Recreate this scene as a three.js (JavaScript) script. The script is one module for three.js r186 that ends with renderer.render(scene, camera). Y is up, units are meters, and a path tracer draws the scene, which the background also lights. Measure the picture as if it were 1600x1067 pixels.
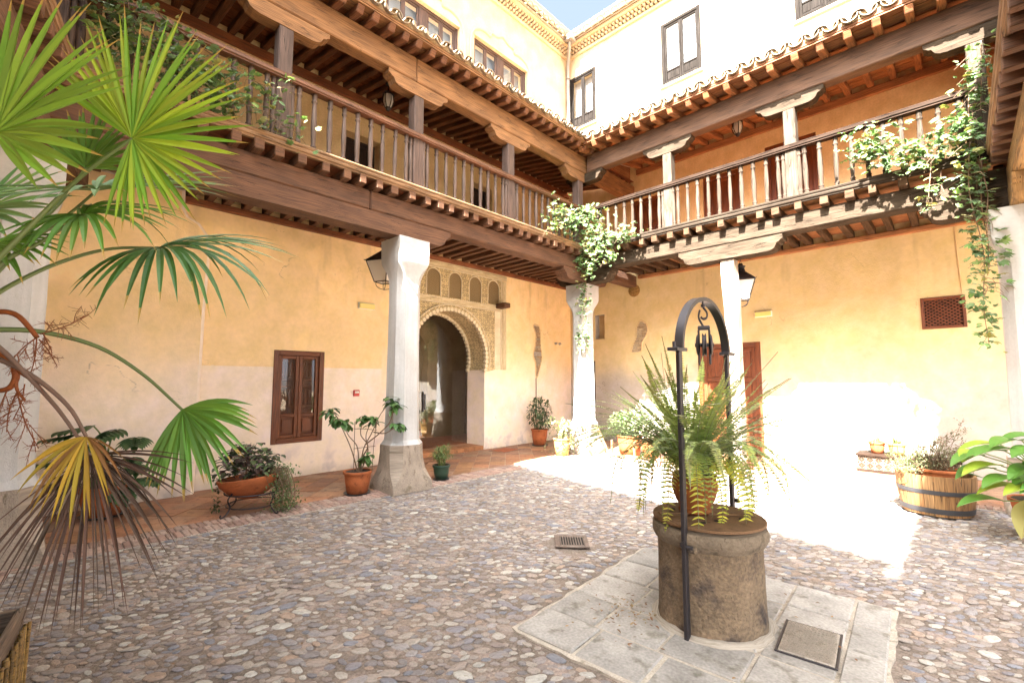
import * as THREE from 'three';
import { mergeGeometries, toCreasedNormals, mergeVertices } from 'three/addons/utils/BufferGeometryUtils.js';

const lerp = (a, b, t) => a + (b - a) * t, clamp = (x, a = 0, b = 1) => Math.min(b, Math.max(a, x)), sstep = (a, b, x) => { const t = clamp((x - a) / (b - a)); return t * t * (3 - 2 * t); };
const V = (x, y, z) => new THREE.Vector3(x, y, z);
const scene = new THREE.Scene();
const renderer = new THREE.WebGLRenderer({ antialias: true });
renderer.toneMapping = THREE.LinearToneMapping;
renderer.toneMappingExposure = 21.5;
renderer.shadowMap.enabled = true;

// ---------------------------------------------------------------- camera
const EYE = V(0, 1.6, 0), PITCH = Math.atan(61 / 720), YAW = 0.7732;
const camera = new THREE.PerspectiveCamera(2 * Math.atan(533.5 / 720) * 180 / Math.PI, 1600 / 1067, 0.05, 400);
camera.position.copy(EYE);
const LOOK = V(-Math.sin(YAW) * Math.cos(PITCH), Math.sin(PITCH), -Math.cos(YAW) * Math.cos(PITCH));
camera.lookAt(EYE.clone().add(LOOK));
scene.add(camera);

// ---------------------------------------------------------------- sky and sun
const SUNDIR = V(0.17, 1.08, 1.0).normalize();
{
  const w = 256, h = 128, d = new Float32Array(w * h * 4);
  for (let j = 0; j < h; j++) for (let i = 0; i < w; i++) {
    const el = ((j + 0.5) / h - 0.5) * Math.PI, az = ((i + 0.5) / w - 0.5) * 2 * Math.PI;
    const dir = V(Math.cos(el) * Math.cos(az), Math.sin(el), Math.cos(el) * Math.sin(az));
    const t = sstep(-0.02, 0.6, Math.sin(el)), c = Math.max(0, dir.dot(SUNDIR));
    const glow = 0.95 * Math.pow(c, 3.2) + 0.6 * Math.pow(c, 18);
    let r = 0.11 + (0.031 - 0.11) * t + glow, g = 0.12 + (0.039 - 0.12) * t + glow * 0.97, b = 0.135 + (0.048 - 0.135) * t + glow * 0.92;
    if (el < 0) { r = 0.09; g = 0.085; b = 0.075; }
    const o = (j * w + i) * 4; d[o] = r; d[o + 1] = g; d[o + 2] = b; d[o + 3] = 1;
  }
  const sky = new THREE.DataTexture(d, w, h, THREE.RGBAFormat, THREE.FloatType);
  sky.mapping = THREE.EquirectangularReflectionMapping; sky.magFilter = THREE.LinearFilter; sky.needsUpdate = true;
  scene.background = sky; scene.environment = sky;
}
const sun = new THREE.DirectionalLight(new THREE.Color(1, 0.965, 0.9), 4.0);
sun.position.copy(SUNDIR).multiplyScalar(40).add(V(-3, 0, -4)); sun.target.position.set(-3, 0, -4);
sun.castShadow = true; sun.shadow.mapSize.set(4096, 4096); sun.shadow.radius = 1.2;
Object.assign(sun.shadow.camera, { left: -14, right: 14, top: 14, bottom: -14, near: 1, far: 90 });
scene.add(sun, sun.target);

// ---------------------------------------------------------------- random and noise
function rng(seed) { let a = seed >>> 0; return () => { a = (a + 0x6d2b79f5) | 0; let t = Math.imul(a ^ (a >>> 15), 1 | a); t = (t + Math.imul(t ^ (t >>> 7), 61 | t)) ^ t; return ((t ^ (t >>> 14)) >>> 0) / 4294967296; }; }
const R0 = rng(77);
const rr = (a, b, r = R0) => a + (b - a) * r();
const PERM = new Uint8Array(512); { const r = rng(5); const p = [...Array(256).keys()]; for (let i = 255; i > 0; i--) { const j = Math.floor(r() * (i + 1)); [p[i], p[j]] = [p[j], p[i]]; } for (let i = 0; i < 512; i++) PERM[i] = p[i & 255]; }
const GX = [1, -1, 1, -1, 1.4, -1.4, 0, 0], GY = [1, 1, -1, -1, 0, 0, 1.4, -1.4];
function pn(x, y, px, py, s = 0) { // periodic gradient noise
  const xi = Math.floor(x), yi = Math.floor(y), xf = x - xi, yf = y - yi;
  const m = (v, p) => ((v % p) + p) % p, x0 = m(xi, px), x1 = m(xi + 1, px), y0 = m(yi, py), y1 = m(yi + 1, py);
  const g = (a, b, fx, fy) => { const h = PERM[(PERM[(a + s * 37) & 255] + b + s * 11) & 255] & 7; return GX[h] * fx + GY[h] * fy; };
  const u = xf * xf * xf * (xf * (xf * 6 - 15) + 10), v = yf * yf * yf * (yf * (yf * 6 - 15) + 10);
  return lerp(lerp(g(x0, y0, xf, yf), g(x1, y0, xf - 1, yf), u), lerp(g(x0, y1, xf, yf - 1), g(x1, y1, xf - 1, yf - 1), u), v) * 0.8;
}
function fbm(x, y, px, py, oct = 4, s = 0, gain = 0.5) { let a = 1, t = 0, n = 0; for (let i = 0; i < oct; i++) { t += a * pn(x, y, px, py, s + i); n += a; a *= gain; x *= 2; y *= 2; px *= 2; py *= 2; } return t / n; }
const n3 = (x, y, s = 0) => fbm(x, y, 256, 256, 3, s);

// ---------------------------------------------------------------- textures
function dataTex(w, h, fn, srgb = true) { // fn(u, v) -> [r, g, b] 0..1
  const d = new Uint8Array(w * h * 4);
  for (let j = 0; j < h; j++) for (let i = 0; i < w; i++) { const c = fn((i + 0.5) / w, (j + 0.5) / h), o = (j * w + i) * 4; if (typeof c === 'number') { d[o] = d[o + 1] = d[o + 2] = clamp(c) * 255; } else { d[o] = clamp(c[0]) * 255; d[o + 1] = clamp(c[1]) * 255; d[o + 2] = clamp(c[2]) * 255; } d[o + 3] = 255; }
  const t = new THREE.DataTexture(d, w, h); t.wrapS = t.wrapT = THREE.RepeatWrapping; t.magFilter = THREE.LinearFilter; t.minFilter = THREE.LinearMipmapLinearFilter; t.generateMipmaps = true;
  if (srgb) t.colorSpace = THREE.SRGBColorSpace; t.needsUpdate = true; return t;
}
function rep(t, x, y, ox = 0, oy = 0) { const c = t.clone(); c.repeat.set(x, y); c.offset.set(ox, oy); c.needsUpdate = true; return c; }
// wood: u along the grain (2 m), v across (0.5 m)
const woodH = (u, v) => {
  const warp = 0.25 * fbm(u * 3, v * 3, 3, 3, 2, 3);
  const g1 = fbm(u * 3, v * 40 + warp * 14, 3, 40, 3, 1), g2 = fbm(u * 10, v * 110, 10, 110, 2, 9);
  const cr = fbm(u * 4, v * 26 + warp * 10, 4, 26, 2, 21), crack = sstep(0.045, 0.0, Math.abs(cr)) * sstep(-0.05, 0.25, fbm(u * 5, v * 5, 5, 5, 2, 33));
  return [0.62 + 0.5 * g1 + 0.35 * g2, crack, fbm(u * 4, v * 4, 4, 4, 3, 40)];
};
const woodTex = dataTex(1024, 512, (u, v) => { const [g, c, b] = woodH(u, v); const k = clamp(0.74 + 0.42 * (g - 0.62) * 1.6 + 0.22 * b) * (1 - 0.62 * c); return [k, k * (0.985 + 0.03 * b), k * (0.97 + 0.06 * b)]; });
const woodBump = dataTex(1024, 512, (u, v) => { const [g, c] = woodH(u, v); return 0.55 + 0.4 * (g - 0.62) - 0.5 * c; }, false);
// stucco, 2 m
const stuccoBump = dataTex(1024, 1024, (u, v) => 0.5 + 0.3 * fbm(u * 90, v * 90, 90, 90, 3, 2, 0.7) + 0.35 * fbm(u * 12, v * 12, 12, 12, 3, 8), false);
const stuccoTex = dataTex(512, 512, (u, v) => { const a = fbm(u * 5, v * 5, 5, 5, 4, 12), b = fbm(u * 60, v * 60, 60, 60, 2, 15), s = fbm(u * 26, v * 3, 26, 3, 3, 19); const k = 0.9 + 0.12 * a + 0.07 * b + 0.04 * s; return [k, k * (0.99 + 0.04 * a), k * (0.98 + 0.1 * a)]; });
// rough stone / mortar, 1 m
const stoneBump = dataTex(512, 512, (u, v) => 0.5 + 0.4 * fbm(u * 24, v * 24, 24, 24, 4, 3, 0.65) - 0.4 * sstep(0.25, 0.5, fbm(u * 40, v * 40, 40, 40, 2, 23)), false);
const stoneTex = dataTex(512, 512, (u, v) => { const a = fbm(u * 4, v * 4, 4, 4, 4, 31), b = fbm(u * 50, v * 50, 50, 50, 3, 35), st = sstep(0.1, 0.45, fbm(u * 7, v * 7, 7, 7, 4, 44)); const k = 0.82 + 0.2 * a + 0.16 * b - 0.2 * st; return [k, k * (0.985 - 0.01 * st), k * (0.97 - 0.05 * st)]; });
const mortarTex = dataTex(1024, 1024, (u, v) => { const a = fbm(u * 5, v * 5, 5, 5, 4, 51), b = fbm(u * 80, v * 80, 80, 80, 3, 55, 0.7), w = sstep(0.02, 0.32, fbm(u * 8 + 3, v * 8, 8, 8, 4, 61)); const k = 0.66 + 0.22 * a + 0.5 * b * 0.6 + 0.14 * w; return [k, k * 0.965, k * 0.93 + 0.02 * w]; });
const pillarTex = dataTex(512, 512, (u, v) => { const a = fbm(u * 3, v * 3, 3, 3, 5, 171), st = fbm(u * 22, v * 2, 22, 2, 4, 175), b = fbm(u * 50, v * 50, 50, 50, 2, 179), sc = sstep(0.28, 0.5, fbm(u * 14, v * 5, 14, 5, 4, 183)); const k = 0.8 + 0.1 * a + 0.09 * st + 0.03 * b - 0.1 * sc; return [k, k * (0.985 + 0.02 * a), k * (0.965 + 0.05 * a)]; });
const wellTex = dataTex(512, 512, (u, v) => { const a = fbm(u * 4, v * 4, 4, 4, 5, 131), b = fbm(u * 40, v * 40, 40, 40, 3, 135), dk = sstep(0.05, 0.4, fbm(u * 5, v * 5, 5, 5, 5, 141)), li = sstep(0.25, 0.5, fbm(u * 9, v * 9, 9, 9, 4, 151)); const k = (0.72 + 0.25 * a + 0.25 * b) * (1 - 0.5 * dk) + 0.18 * li; return [k * 0.61, k * 0.52, k * 0.42 + 0.03 * dk]; });
// leaf veins not needed: plain tones come from vertex colours

// ---------------------------------------------------------------- materials
const C = (r, g, b) => new THREE.Color().setRGB(r, g, b);
const H = (hex) => new THREE.Color(hex);
function mat(color, o = {}) { const { map, bump, bs = 0.004, mr, br, ...x } = o; const phys = x.transmission !== undefined || x.clearcoat !== undefined || x.specularIntensity !== undefined || x.sheen !== undefined; const m = new (phys ? THREE.MeshPhysicalMaterial : THREE.MeshStandardMaterial)({ color, roughness: 0.85, ...x }); if (map) m.map = mr ? rep(map, ...mr) : map; if (bump) { m.bumpMap = br ? rep(bump, ...br) : bump; m.bumpScale = bs; } return m; }
const W_UV = [0.5, 2]; // wood texture per metre
const wood = (hex, o = {}) => mat(H(hex), { map: woodTex, bump: woodBump, mr: W_UV, br: W_UV, bs: 0.006, roughness: 0.78, ...o });
const M = {
  beam: wood('#775138'), headL: wood('#ad7d50'), beamDark: wood('#7d5c45'), joist: wood('#80573a'), joistTip: wood('#a08468'), post: wood('#6d574d'), rail: wood('#8a5c40', { roughness: 0.55 }), baluster: wood('#6f584b', { roughness: 0.65 }),
  soffit: wood('#a55c32'), rafter: wood('#a0683f'), rafterRed: wood('#97502c'), boards: wood('#a05a34'), mould: wood('#a5805c'),
  beamGrey: wood('#fff', { color: C(0.1, 0.073, 0.051), bs: 0.016, specularIntensity: 0.15 }), postGrey: wood('#fff', { color: C(0.13, 0.103, 0.08), specularIntensity: 0.15 }), postPale: wood('#d2bfae', { bs: 0.01 }), balGrey: wood('#fff', { color: C(0.115, 0.088, 0.068), specularIntensity: 0.15 }), railB: wood('#fff', { color: C(0.055, 0.034, 0.024), specularIntensity: 0.15 }), mouldB: wood('#fff', { color: C(0.07, 0.052, 0.038), specularIntensity: 0.15 }), joistTipB: wood('#66503f', { specularIntensity: 0.15 }),
  door: wood('#8c4a22', { roughness: 0.5 }), doorDark: wood('#3a241a'), shutter: wood('#8a4c26', { roughness: 0.45 }), winFrame: wood('#5c443b'), winFrame2: wood('#fff', { color: C(0.032, 0.027, 0.024), specularIntensity: 0.1 }),
  soffitB: wood('#cb8a58'), rafterB: wood('#bd7c4c'), joistB: wood('#b06c42'), soffitL: wood('#a8643a'), rafterL: wood('#8f5c3a'),
  rough: wood('#a8824f', { bs: 0.02 }),
  pillar: mat(C(0.7, 0.71, 0.73), { map: pillarTex, bump: stuccoBump, mr: [0.5, 0.5], br: [0.8, 0.8], bs: 0.006, roughness: 0.9 }),
  pillarBase: mat(H('#b5a89a'), { map: stoneTex, bump: stoneBump, mr: [1.2, 1.2], br: [1.2, 1.2], bs: 0.012, roughness: 0.95 }),
  plaster: mat(H('#ecd0a0'), { map: stuccoTex, bump: stuccoBump, mr: [0.5, 0.5], br: [0.5, 0.5], bs: 0.006, roughness: 0.95 }),
  cream: mat(H('#cdb896'), { map: stuccoTex, bump: stuccoBump, mr: [0.4, 0.4], br: [0.5, 0.5], bs: 0.004, roughness: 0.95 }),
  reveal: mat(H('#dcb684'), { map: stuccoTex, bump: stuccoBump, mr: [0.5, 0.5], br: [0.5, 0.5], bs: 0.006, roughness: 0.95 }),
  carved: null,
  terracotta: mat(H('#b4643c'), { map: stoneTex, bump: stoneBump, mr: [2, 2], br: [2, 2], bs: 0.003, roughness: 0.85 }),
  potOrange: mat(H('#c8713f'), { map: stoneTex, mr: [2, 2], bump: stoneBump, br: [3, 3], bs: 0.002, roughness: 0.8 }),
  potBrown: mat(H('#a5622f'), { map: stoneTex, mr: [2, 2], bump: stoneBump, br: [3, 3], bs: 0.003, roughness: 0.85 }),
  potYellow: mat(H('#d9a862'), { map: stoneTex, mr: [2, 2], roughness: 0.8 }),
  tileFloor: mat(C(1, 1, 1), { map: stoneTex, bump: stoneBump, mr: [1.4, 1.4], br: [2, 2], bs: 0.003, roughness: 0.62, vertexColors: true }),
  roofTile: mat(C(1, 1, 1), { map: stoneTex, bump: stoneBump, mr: [2, 2], br: [3, 3], bs: 0.006, roughness: 0.92, vertexColors: true }),
  brickV: mat(C(1, 1, 1), { map: stoneTex, bump: stoneBump, mr: [2.3, 2.3], br: [3, 3], bs: 0.006, roughness: 0.92, vertexColors: true }),
  slab: mat(C(1, 1, 1), { map: stoneTex, bump: stoneBump, mr: [1.1, 1.1], br: [2, 2], bs: 0.004, roughness: 0.8, vertexColors: true }),
  plate: mat(H('#b9b1a8'), { map: stoneTex, mr: [3, 3], roughness: 0.55, metalness: 0.25 }), wellRim: mat(H('#8f8170'), { map: stoneTex, bump: stoneBump, mr: [1.4, 1.4], br: [1.8, 1.8], bs: 0.015, roughness: 0.95 }),
  tileMortar: mat(H('#b89c74'), { map: stoneTex, bump: stoneBump, mr: [2, 2], br: [3, 3], bs: 0.008, roughness: 0.95 }),
  earth: mat(H('#b8a68c'), { map: mortarTex, mr: [0.3, 0.3], roughness: 1 }),
  mortar: mat(H('#b9aca3'), { map: mortarTex, bump: stoneBump, mr: [0.6, 0.6], br: [2, 2], bs: 0.02, roughness: 0.97 }),
  joint: mat(H('#cfc6ba'), { map: stoneTex, bump: stoneBump, mr: [1.7, 1.7], br: [2, 2], bs: 0.006, roughness: 0.95 }),
  wellStone: mat(C(1, 1, 1), { map: wellTex, bump: stoneBump, mr: [1.1, 1.1], br: [1.5, 1.5], bs: 0.022, roughness: 0.95 }),
  iron: mat(C(0.045, 0.04, 0.045), { roughness: 0.5, metalness: 0.6, bump: stoneBump, br: [6, 6], bs: 0.001 }),
  rust: mat(H('#8d6c4e'), { map: stoneTex, bump: stoneBump, mr: [2, 2], br: [3, 3], bs: 0.004, roughness: 0.8, metalness: 0.2 }),
  castIron: mat(H('#8f8078'), { map: stoneTex, mr: [3, 3], bump: stoneBump, br: [5, 5], bs: 0.003, roughness: 0.6, metalness: 0.4 }),
  black: mat(C(0.012, 0.011, 0.01), { roughness: 0.9 }),
  glass: mat(C(0.97, 0.98, 0.98), { transmission: 1, thickness: 0, roughness: 0.02, ior: 1.5 }),
  frosted: mat(C(0.85, 0.82, 0.76), { transmission: 0.35, thickness: 0, roughness: 0.7 }),
  blind: mat(C(0.3, 0.31, 0.33), { roughness: 0.9 }),
  gutter: mat(H('#d9d2c4'), { map: stoneTex, mr: [1, 1], roughness: 0.55, metalness: 0.1 }), pipe: mat(H('#a09a95'), { map: stoneTex, mr: [1, 1], roughness: 0.5, metalness: 0.3 }),
  soil: mat(C(0.05, 0.035, 0.025), { roughness: 1, bump: stoneBump, br: [4, 4], bs: 0.02 }),
  leaf: mat(C(1, 1, 1), { vertexColors: true, transmission: 0.35, thickness: 0, roughness: 0.85, side: THREE.DoubleSide }),
  leafGloss: mat(C(1, 1, 1), { vertexColors: true, transmission: 0.2, thickness: 0, roughness: 0.5, side: THREE.DoubleSide }),
  dry: mat(C(1, 1, 1), { vertexColors: true, roughness: 0.85, side: THREE.DoubleSide }),
  stem: mat(C(0.16, 0.1, 0.06), { roughness: 0.9 }), stemGreen: mat(C(0.14, 0.18, 0.05), { roughness: 0.7 }),
  plasticYellow: mat(C(0.8, 0.66, 0.22), { roughness: 0.4 }), plasticWhite: mat(C(0.75, 0.74, 0.66), { roughness: 0.45 }), red: mat(C(0.5, 0.03, 0.025), { roughness: 0.4 }),
  reed: null,
};

// ---------------------------------------------------------------- geometry helpers
const NAMES = {};
const numbered = (n) => { const k = NAMES[n] = (NAMES[n] ?? -1) + 1; return k ? n + '_' + String(k).padStart(3, '0') : n; };
function clean(g) { let a = g.index ? g.toNonIndexed() : g; for (const k of Object.keys(a.attributes)) if (!['position', 'normal', 'uv', 'color'].includes(k)) a.deleteAttribute(k); if (!a.attributes.normal) a.computeVertexNormals(); if (!a.attributes.uv) a.setAttribute('uv', new THREE.BufferAttribute(new Float32Array(a.attributes.position.count * 2), 2)); a.morphAttributes = {}; a.clearGroups?.(); return a; }
function merge(list) { const l = list.map(clean), col = l.some((g) => g.attributes.color); if (col) for (const g of l) if (!g.attributes.color) paint(g, [1, 1, 1]); return l.length === 1 ? l[0] : mergeGeometries(l); }
function paint(g, c, j = 0, r = R0) { const n = g.attributes.position.count, a = new Float32Array(n * 3), k = 1 + (r() * 2 - 1) * j; for (let i = 0; i < n; i++) { a[i * 3] = c[0] * k; a[i * 3 + 1] = c[1] * k; a[i * 3 + 2] = c[2] * k; } g.setAttribute('color', new THREE.BufferAttribute(a, 3)); return g; }
// metre uv by the dominant axis of each triangle; long: axis that u follows
function uvBox(g0, long = -1, ou = R0() * 9, ov = R0() * 9) {
  const g = clean(g0), p = g.attributes.position, uv = g.attributes.uv, a = V(), b = V(), c = V(), n = V();
  g.computeBoundingBox(); const s = g.boundingBox.getSize(V()), sz = [s.x, s.y, s.z]; if (long < 0) long = sz.indexOf(Math.max(...sz));
  for (let i = 0; i < p.count; i += 3) {
    a.fromBufferAttribute(p, i); b.fromBufferAttribute(p, i + 1); c.fromBufferAttribute(p, i + 2); n.copy(b).sub(a).cross(c.sub(a));
    const an = [Math.abs(n.x), Math.abs(n.y), Math.abs(n.z)], ax = an.indexOf(Math.max(...an));
    let U = long, W; if (ax === long) { U = (ax + 1) % 3; W = (ax + 2) % 3; } else W = 3 - ax - long;
    for (let k = 0; k < 3; k++) { const q = [p.getX(i + k), p.getY(i + k), p.getZ(i + k)]; uv.setXY(i + k, q[U] + ou, q[W] + ov + (ax === 1 ? 0.13 : 0)); }
  }
  return g;
}
// box with chamfered edges, min corner to max corner
function cb(x0, y0, z0, x1, y1, z1, ch = 0.006, long = -1) {
  const w = x1 - x0, h = y1 - y0, d = z1 - z0; ch = Math.min(ch, w * 0.3, h * 0.3, d * 0.3);
  const pos = [], P = (sx, sy, sz, ax) => { const q = [w / 2, h / 2, d / 2].map((v, i) => (i === ax ? v : v - ch)); return [q[0] * sx, q[1] * sy, q[2] * sz]; };
  const tri = (a, b, c) => { const e = [b[0] - a[0], b[1] - a[1], b[2] - a[2]], f = [c[0] - a[0], c[1] - a[1], c[2] - a[2]], n = [e[1] * f[2] - e[2] * f[1], e[2] * f[0] - e[0] * f[2], e[0] * f[1] - e[1] * f[0]], m = [a[0] + b[0] + c[0], a[1] + b[1] + c[1], a[2] + b[2] + c[2]]; if (n[0] * m[0] + n[1] * m[1] + n[2] * m[2] < 0) pos.push(...a, ...c, ...b); else pos.push(...a, ...b, ...c); };
  const quad = (a, b, c, d2) => { tri(a, b, c); tri(a, c, d2); };
  for (let ax = 0; ax < 3; ax++) for (const s of [-1, 1]) { const o = [[-1, -1], [1, -1], [1, 1], [-1, 1]].map(([u, v]) => { const t = [0, 0, 0]; t[ax] = s; t[(ax + 1) % 3] = u; t[(ax + 2) % 3] = v; return P(...t, ax); }); quad(...o); }
  for (let ax = 0; ax < 3; ax++) { const b = (ax + 1) % 3, c = (ax + 2) % 3; for (const s of [-1, 1]) for (const t of [-1, 1]) { const f = (e, k) => { const q = [0, 0, 0]; q[ax] = e; q[b] = s; q[c] = t; return P(...q, k); }; quad(f(-1, b), f(1, b), f(1, c), f(-1, c)); } }
  for (const sx of [-1, 1]) for (const sy of [-1, 1]) for (const sz of [-1, 1]) tri(P(sx, sy, sz, 0), P(sx, sy, sz, 1), P(sx, sy, sz, 2));
  const g = new THREE.BufferGeometry(); g.setAttribute('position', new THREE.Float32BufferAttribute(pos, 3)); g.translate((x0 + x1) / 2, (y0 + y1) / 2, (z0 + z1) / 2); g.computeVertexNormals(); return uvBox(g, long);
}
function tube(pts, r, seg = 8, rad = 6, closed = false) { const c = new THREE.CatmullRomCurve3(pts.map((p) => (p.isVector3 ? p : V(...p))), closed, 'centripetal'); return clean(new THREE.TubeGeometry(c, Math.max(seg, 2), r, rad, closed)); }
function taper(pts, r0, r1, seg = 8, rad = 6) { const c = new THREE.CatmullRomCurve3(pts.map((p) => (p.isVector3 ? p : V(...p))), false, 'centripetal'); const g = new THREE.TubeGeometry(c, seg, 1, rad, false), p = g.attributes.position, q = V(); for (let i = 0; i <= seg; i++) { c.getPointAt(i / seg, q); const k = lerp(r0, r1, i / seg); for (let j = 0; j <= rad; j++) { const o = i * (rad + 1) + j; p.setXYZ(o, q.x + (p.getX(o) - q.x) * k, q.y + (p.getY(o) - q.y) * k, q.z + (p.getZ(o) - q.z) * k); } } return clean(g); }
function lathe(pts, seg = 20) { const g = new THREE.LatheGeometry(pts.map((p) => new THREE.Vector2(p[0], p[1])), seg); return clean(g); }
function cyl(r0, r1, h, x, y, z, seg = 12) { return clean(new THREE.CylinderGeometry(r0, r1, h, seg).translate(x, y, z)); }
function extr(shape, depth, o = {}) { return clean(new THREE.ExtrudeGeometry(shape, { depth, bevelEnabled: false, curveSegments: 12, ...o })); }
function poly(pts) { const s = new THREE.Shape(); pts.forEach((p, i) => (i ? s.lineTo(...p) : s.moveTo(...p))); s.closePath(); return s; }
function rectHole(x0, y0, x1, y1) { const p = new THREE.Path(); p.moveTo(x0, y0); p.lineTo(x1, y0); p.lineTo(x1, y1); p.lineTo(x0, y1); p.closePath(); return p; }
// uneven surface: pushes points by low noise so that long edges are not ruler straight
function wobble(g, amp, f = 1.3, s = 0) { const p = g.attributes.position; for (let i = 0; i < p.count; i++) { const x = p.getX(i), y = p.getY(i), z = p.getZ(i); p.setXYZ(i, x + amp * n3(y * f + z * f * 0.7 + 3.1, z * f + 7, s + 1), y + amp * n3(x * f + z * f + 9.2, z * f * 0.5 + 1, s + 2), z + amp * n3(x * f + 5.5, y * f + 2, s + 3)); } g.computeVertexNormals(); return g; }
function obj(name, geos, material, parent) { const m = new THREE.Mesh(Array.isArray(geos) ? merge(geos) : geos, material); m.castShadow = m.receiveShadow = true; m.name = parent ? name : numbered(name); (parent ?? scene).add(m); return m; }
function partN(parent, name) { parent.userData.n ??= {}; return name; }
function thing(name, label, category, pos = [0, 0, 0], turn = 0, group) { const o = new THREE.Group(); o.name = numbered(name); o.position.set(...pos); o.rotation.y = turn; o.userData = { label, category }; if (group) o.userData.group = group; scene.add(o); return o; }
function struct(name, geos, material) { const m = obj(name, geos, material); m.userData = { kind: 'structure' }; return m; }
function structGroup(name) { const o = new THREE.Group(); o.name = numbered(name); o.userData = { kind: 'structure' }; scene.add(o); return o; }
// pixel of the 1600 px photograph and a depth in metres to a place in the courtyard
const RIGHT = V().crossVectors(LOOK, V(0, 1, 0)).normalize(), UP = V().crossVectors(RIGHT, LOOK);
const at = (x, y, w) => EYE.clone().addScaledVector(LOOK, w).addScaledVector(RIGHT, (x - 800) / 720 * w).addScaledVector(UP, (533.5 - y) / 720 * w);
// ================================================================ walls of the courtyard
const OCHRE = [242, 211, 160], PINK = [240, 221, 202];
function wallPaint(w, h, seed, hard, tone = [1, 1, 1], low = tone) { // u along the wall, v up; two coats of plaster inside hard, elsewhere a soft ochre to pink blend; patches
  return dataTex(1024, 512, (u, v) => {
    const s = u * w, y = v * h, px = Math.max(2, Math.round(w)), py = 4;
    const a = fbm(u * px, v * py, px, py, 4, seed), b = fbm(u * px * 4, v * py * 4, px * 4, py * 4, 4, seed + 5), c = fbm(u * px * 16, v * py * 16, px * 16, py * 16, 3, seed + 9, 0.65), st = fbm(u * px * 5, v * 3, px * 5, 3, 3, seed + 13);
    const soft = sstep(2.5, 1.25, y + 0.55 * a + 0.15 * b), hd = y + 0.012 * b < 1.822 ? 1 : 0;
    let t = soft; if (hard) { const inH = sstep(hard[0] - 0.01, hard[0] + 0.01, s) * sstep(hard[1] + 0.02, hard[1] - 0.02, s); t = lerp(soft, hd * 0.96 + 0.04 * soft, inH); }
    const cr = sstep(0.007, 0.0, Math.abs(fbm(u * px * 1.5, v * py * 1.5, Math.round(px * 1.5), 6, 4, seed + 17))) * sstep(0.12, 0.4, fbm(u * px, v * py, px, py, 3, seed + 23));
    const scuff = sstep(0.9, 0.05, y) * sstep(-0.05, 0.4, b + 0.3 * c), patch = sstep(0.2, 0.24, fbm(u * px * 0.5 + 0.3, v * 2, Math.max(1, Math.round(px * 0.5)), 2, 3, seed + 29));
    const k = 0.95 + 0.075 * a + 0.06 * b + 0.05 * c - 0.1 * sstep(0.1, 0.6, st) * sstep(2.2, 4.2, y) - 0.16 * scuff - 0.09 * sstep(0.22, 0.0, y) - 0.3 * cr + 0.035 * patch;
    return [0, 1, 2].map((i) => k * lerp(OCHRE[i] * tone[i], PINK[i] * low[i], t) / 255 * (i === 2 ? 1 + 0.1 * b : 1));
  });
}
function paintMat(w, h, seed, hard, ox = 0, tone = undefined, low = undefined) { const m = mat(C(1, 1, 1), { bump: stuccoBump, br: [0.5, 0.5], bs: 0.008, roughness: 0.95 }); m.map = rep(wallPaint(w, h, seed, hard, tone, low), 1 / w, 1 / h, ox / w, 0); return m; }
const TH_W = 0.36;
function wallSlab(x0, y0, x1, y1, holes = [], depth = TH_W) { const s = poly([[x0, y0], [x1, y0], [x1, y1], [x0, y1]]); s.holes.push(...holes); const g = extr(s, depth); g.translate(0, 0, -depth); return g; }
// joined timber: frame of four bars round an opening, local z from zb to zf
function frame4(x0, y0, x1, y1, t, zb, zf, sill = true) { const l = [cb(x0, y0, zb, x0 + t, y1, zf), cb(x1 - t, y0, zb, x1, y1, zf), cb(x0 + t, y1 - t, zb, x1 - t, y1, zf - 0.002)]; if (sill) l.push(cb(x0 + t, y0, zb, x1 - t, y0 + t, zf - 0.002)); return l; }
function panelDoor(parent, name, x0, y0, x1, y1, z, o = {}) {
  const { leaves = 2, rows = [0.32, 0.36, 0.32], cols = 1, m = M.door, t = 0.1, handle = true } = o;
  const d = new THREE.Group(); d.name = name; parent.add(d);
  obj('frame', frame4(x0, y0, x1, y1, t, z - 0.1, z + 0.02, false), m, d);
  const iw = (x1 - x0 - 2 * t) / leaves, iy1 = y1 - t;
  for (let k = 0; k < leaves; k++) {
    const a = x0 + t + k * iw + 0.003, b = a + iw - 0.006, g = [cb(a, y0 + 0.01, z - 0.08, b, iy1 - 0.003, z - 0.045)], st = 0.085; let yy = y0 + 0.01; const tot = iy1 - yy;
    g.push(cb(a, y0 + 0.01, z - 0.044, a + st, iy1 - 0.003, z - 0.015), cb(b - st, y0 + 0.01, z - 0.044, b, iy1 - 0.003, z - 0.015));
    for (const r of rows) { const y2 = yy + r * tot; g.push(cb(a + st, yy, z - 0.044, b - st, yy + 0.08, z - 0.017)); const cw = (b - a - 2 * st) / cols; for (let c = 0; c < cols; c++) g.push(cb(a + st + c * cw + 0.03, yy + 0.11, z - 0.044, a + st + (c + 1) * cw - 0.03, y2 - 0.03, z - 0.024, 0.012)); yy = y2; }
    g.push(cb(a + st, iy1 - 0.085, z - 0.044, b - st, iy1 - 0.003, z - 0.017));
    obj('door_leaf', g, m, d);
  }
  if (handle) obj('handle', [tube([[x0 + t + iw + 0.03, y0 + 1.0, z], [x0 + t + iw + 0.035, y0 + 1.02, z + 0.04], [x0 + t + iw + 0.12, y0 + 1.02, z + 0.045]], 0.008, 8, 6)], M.iron, d);
  return d;
}
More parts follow.
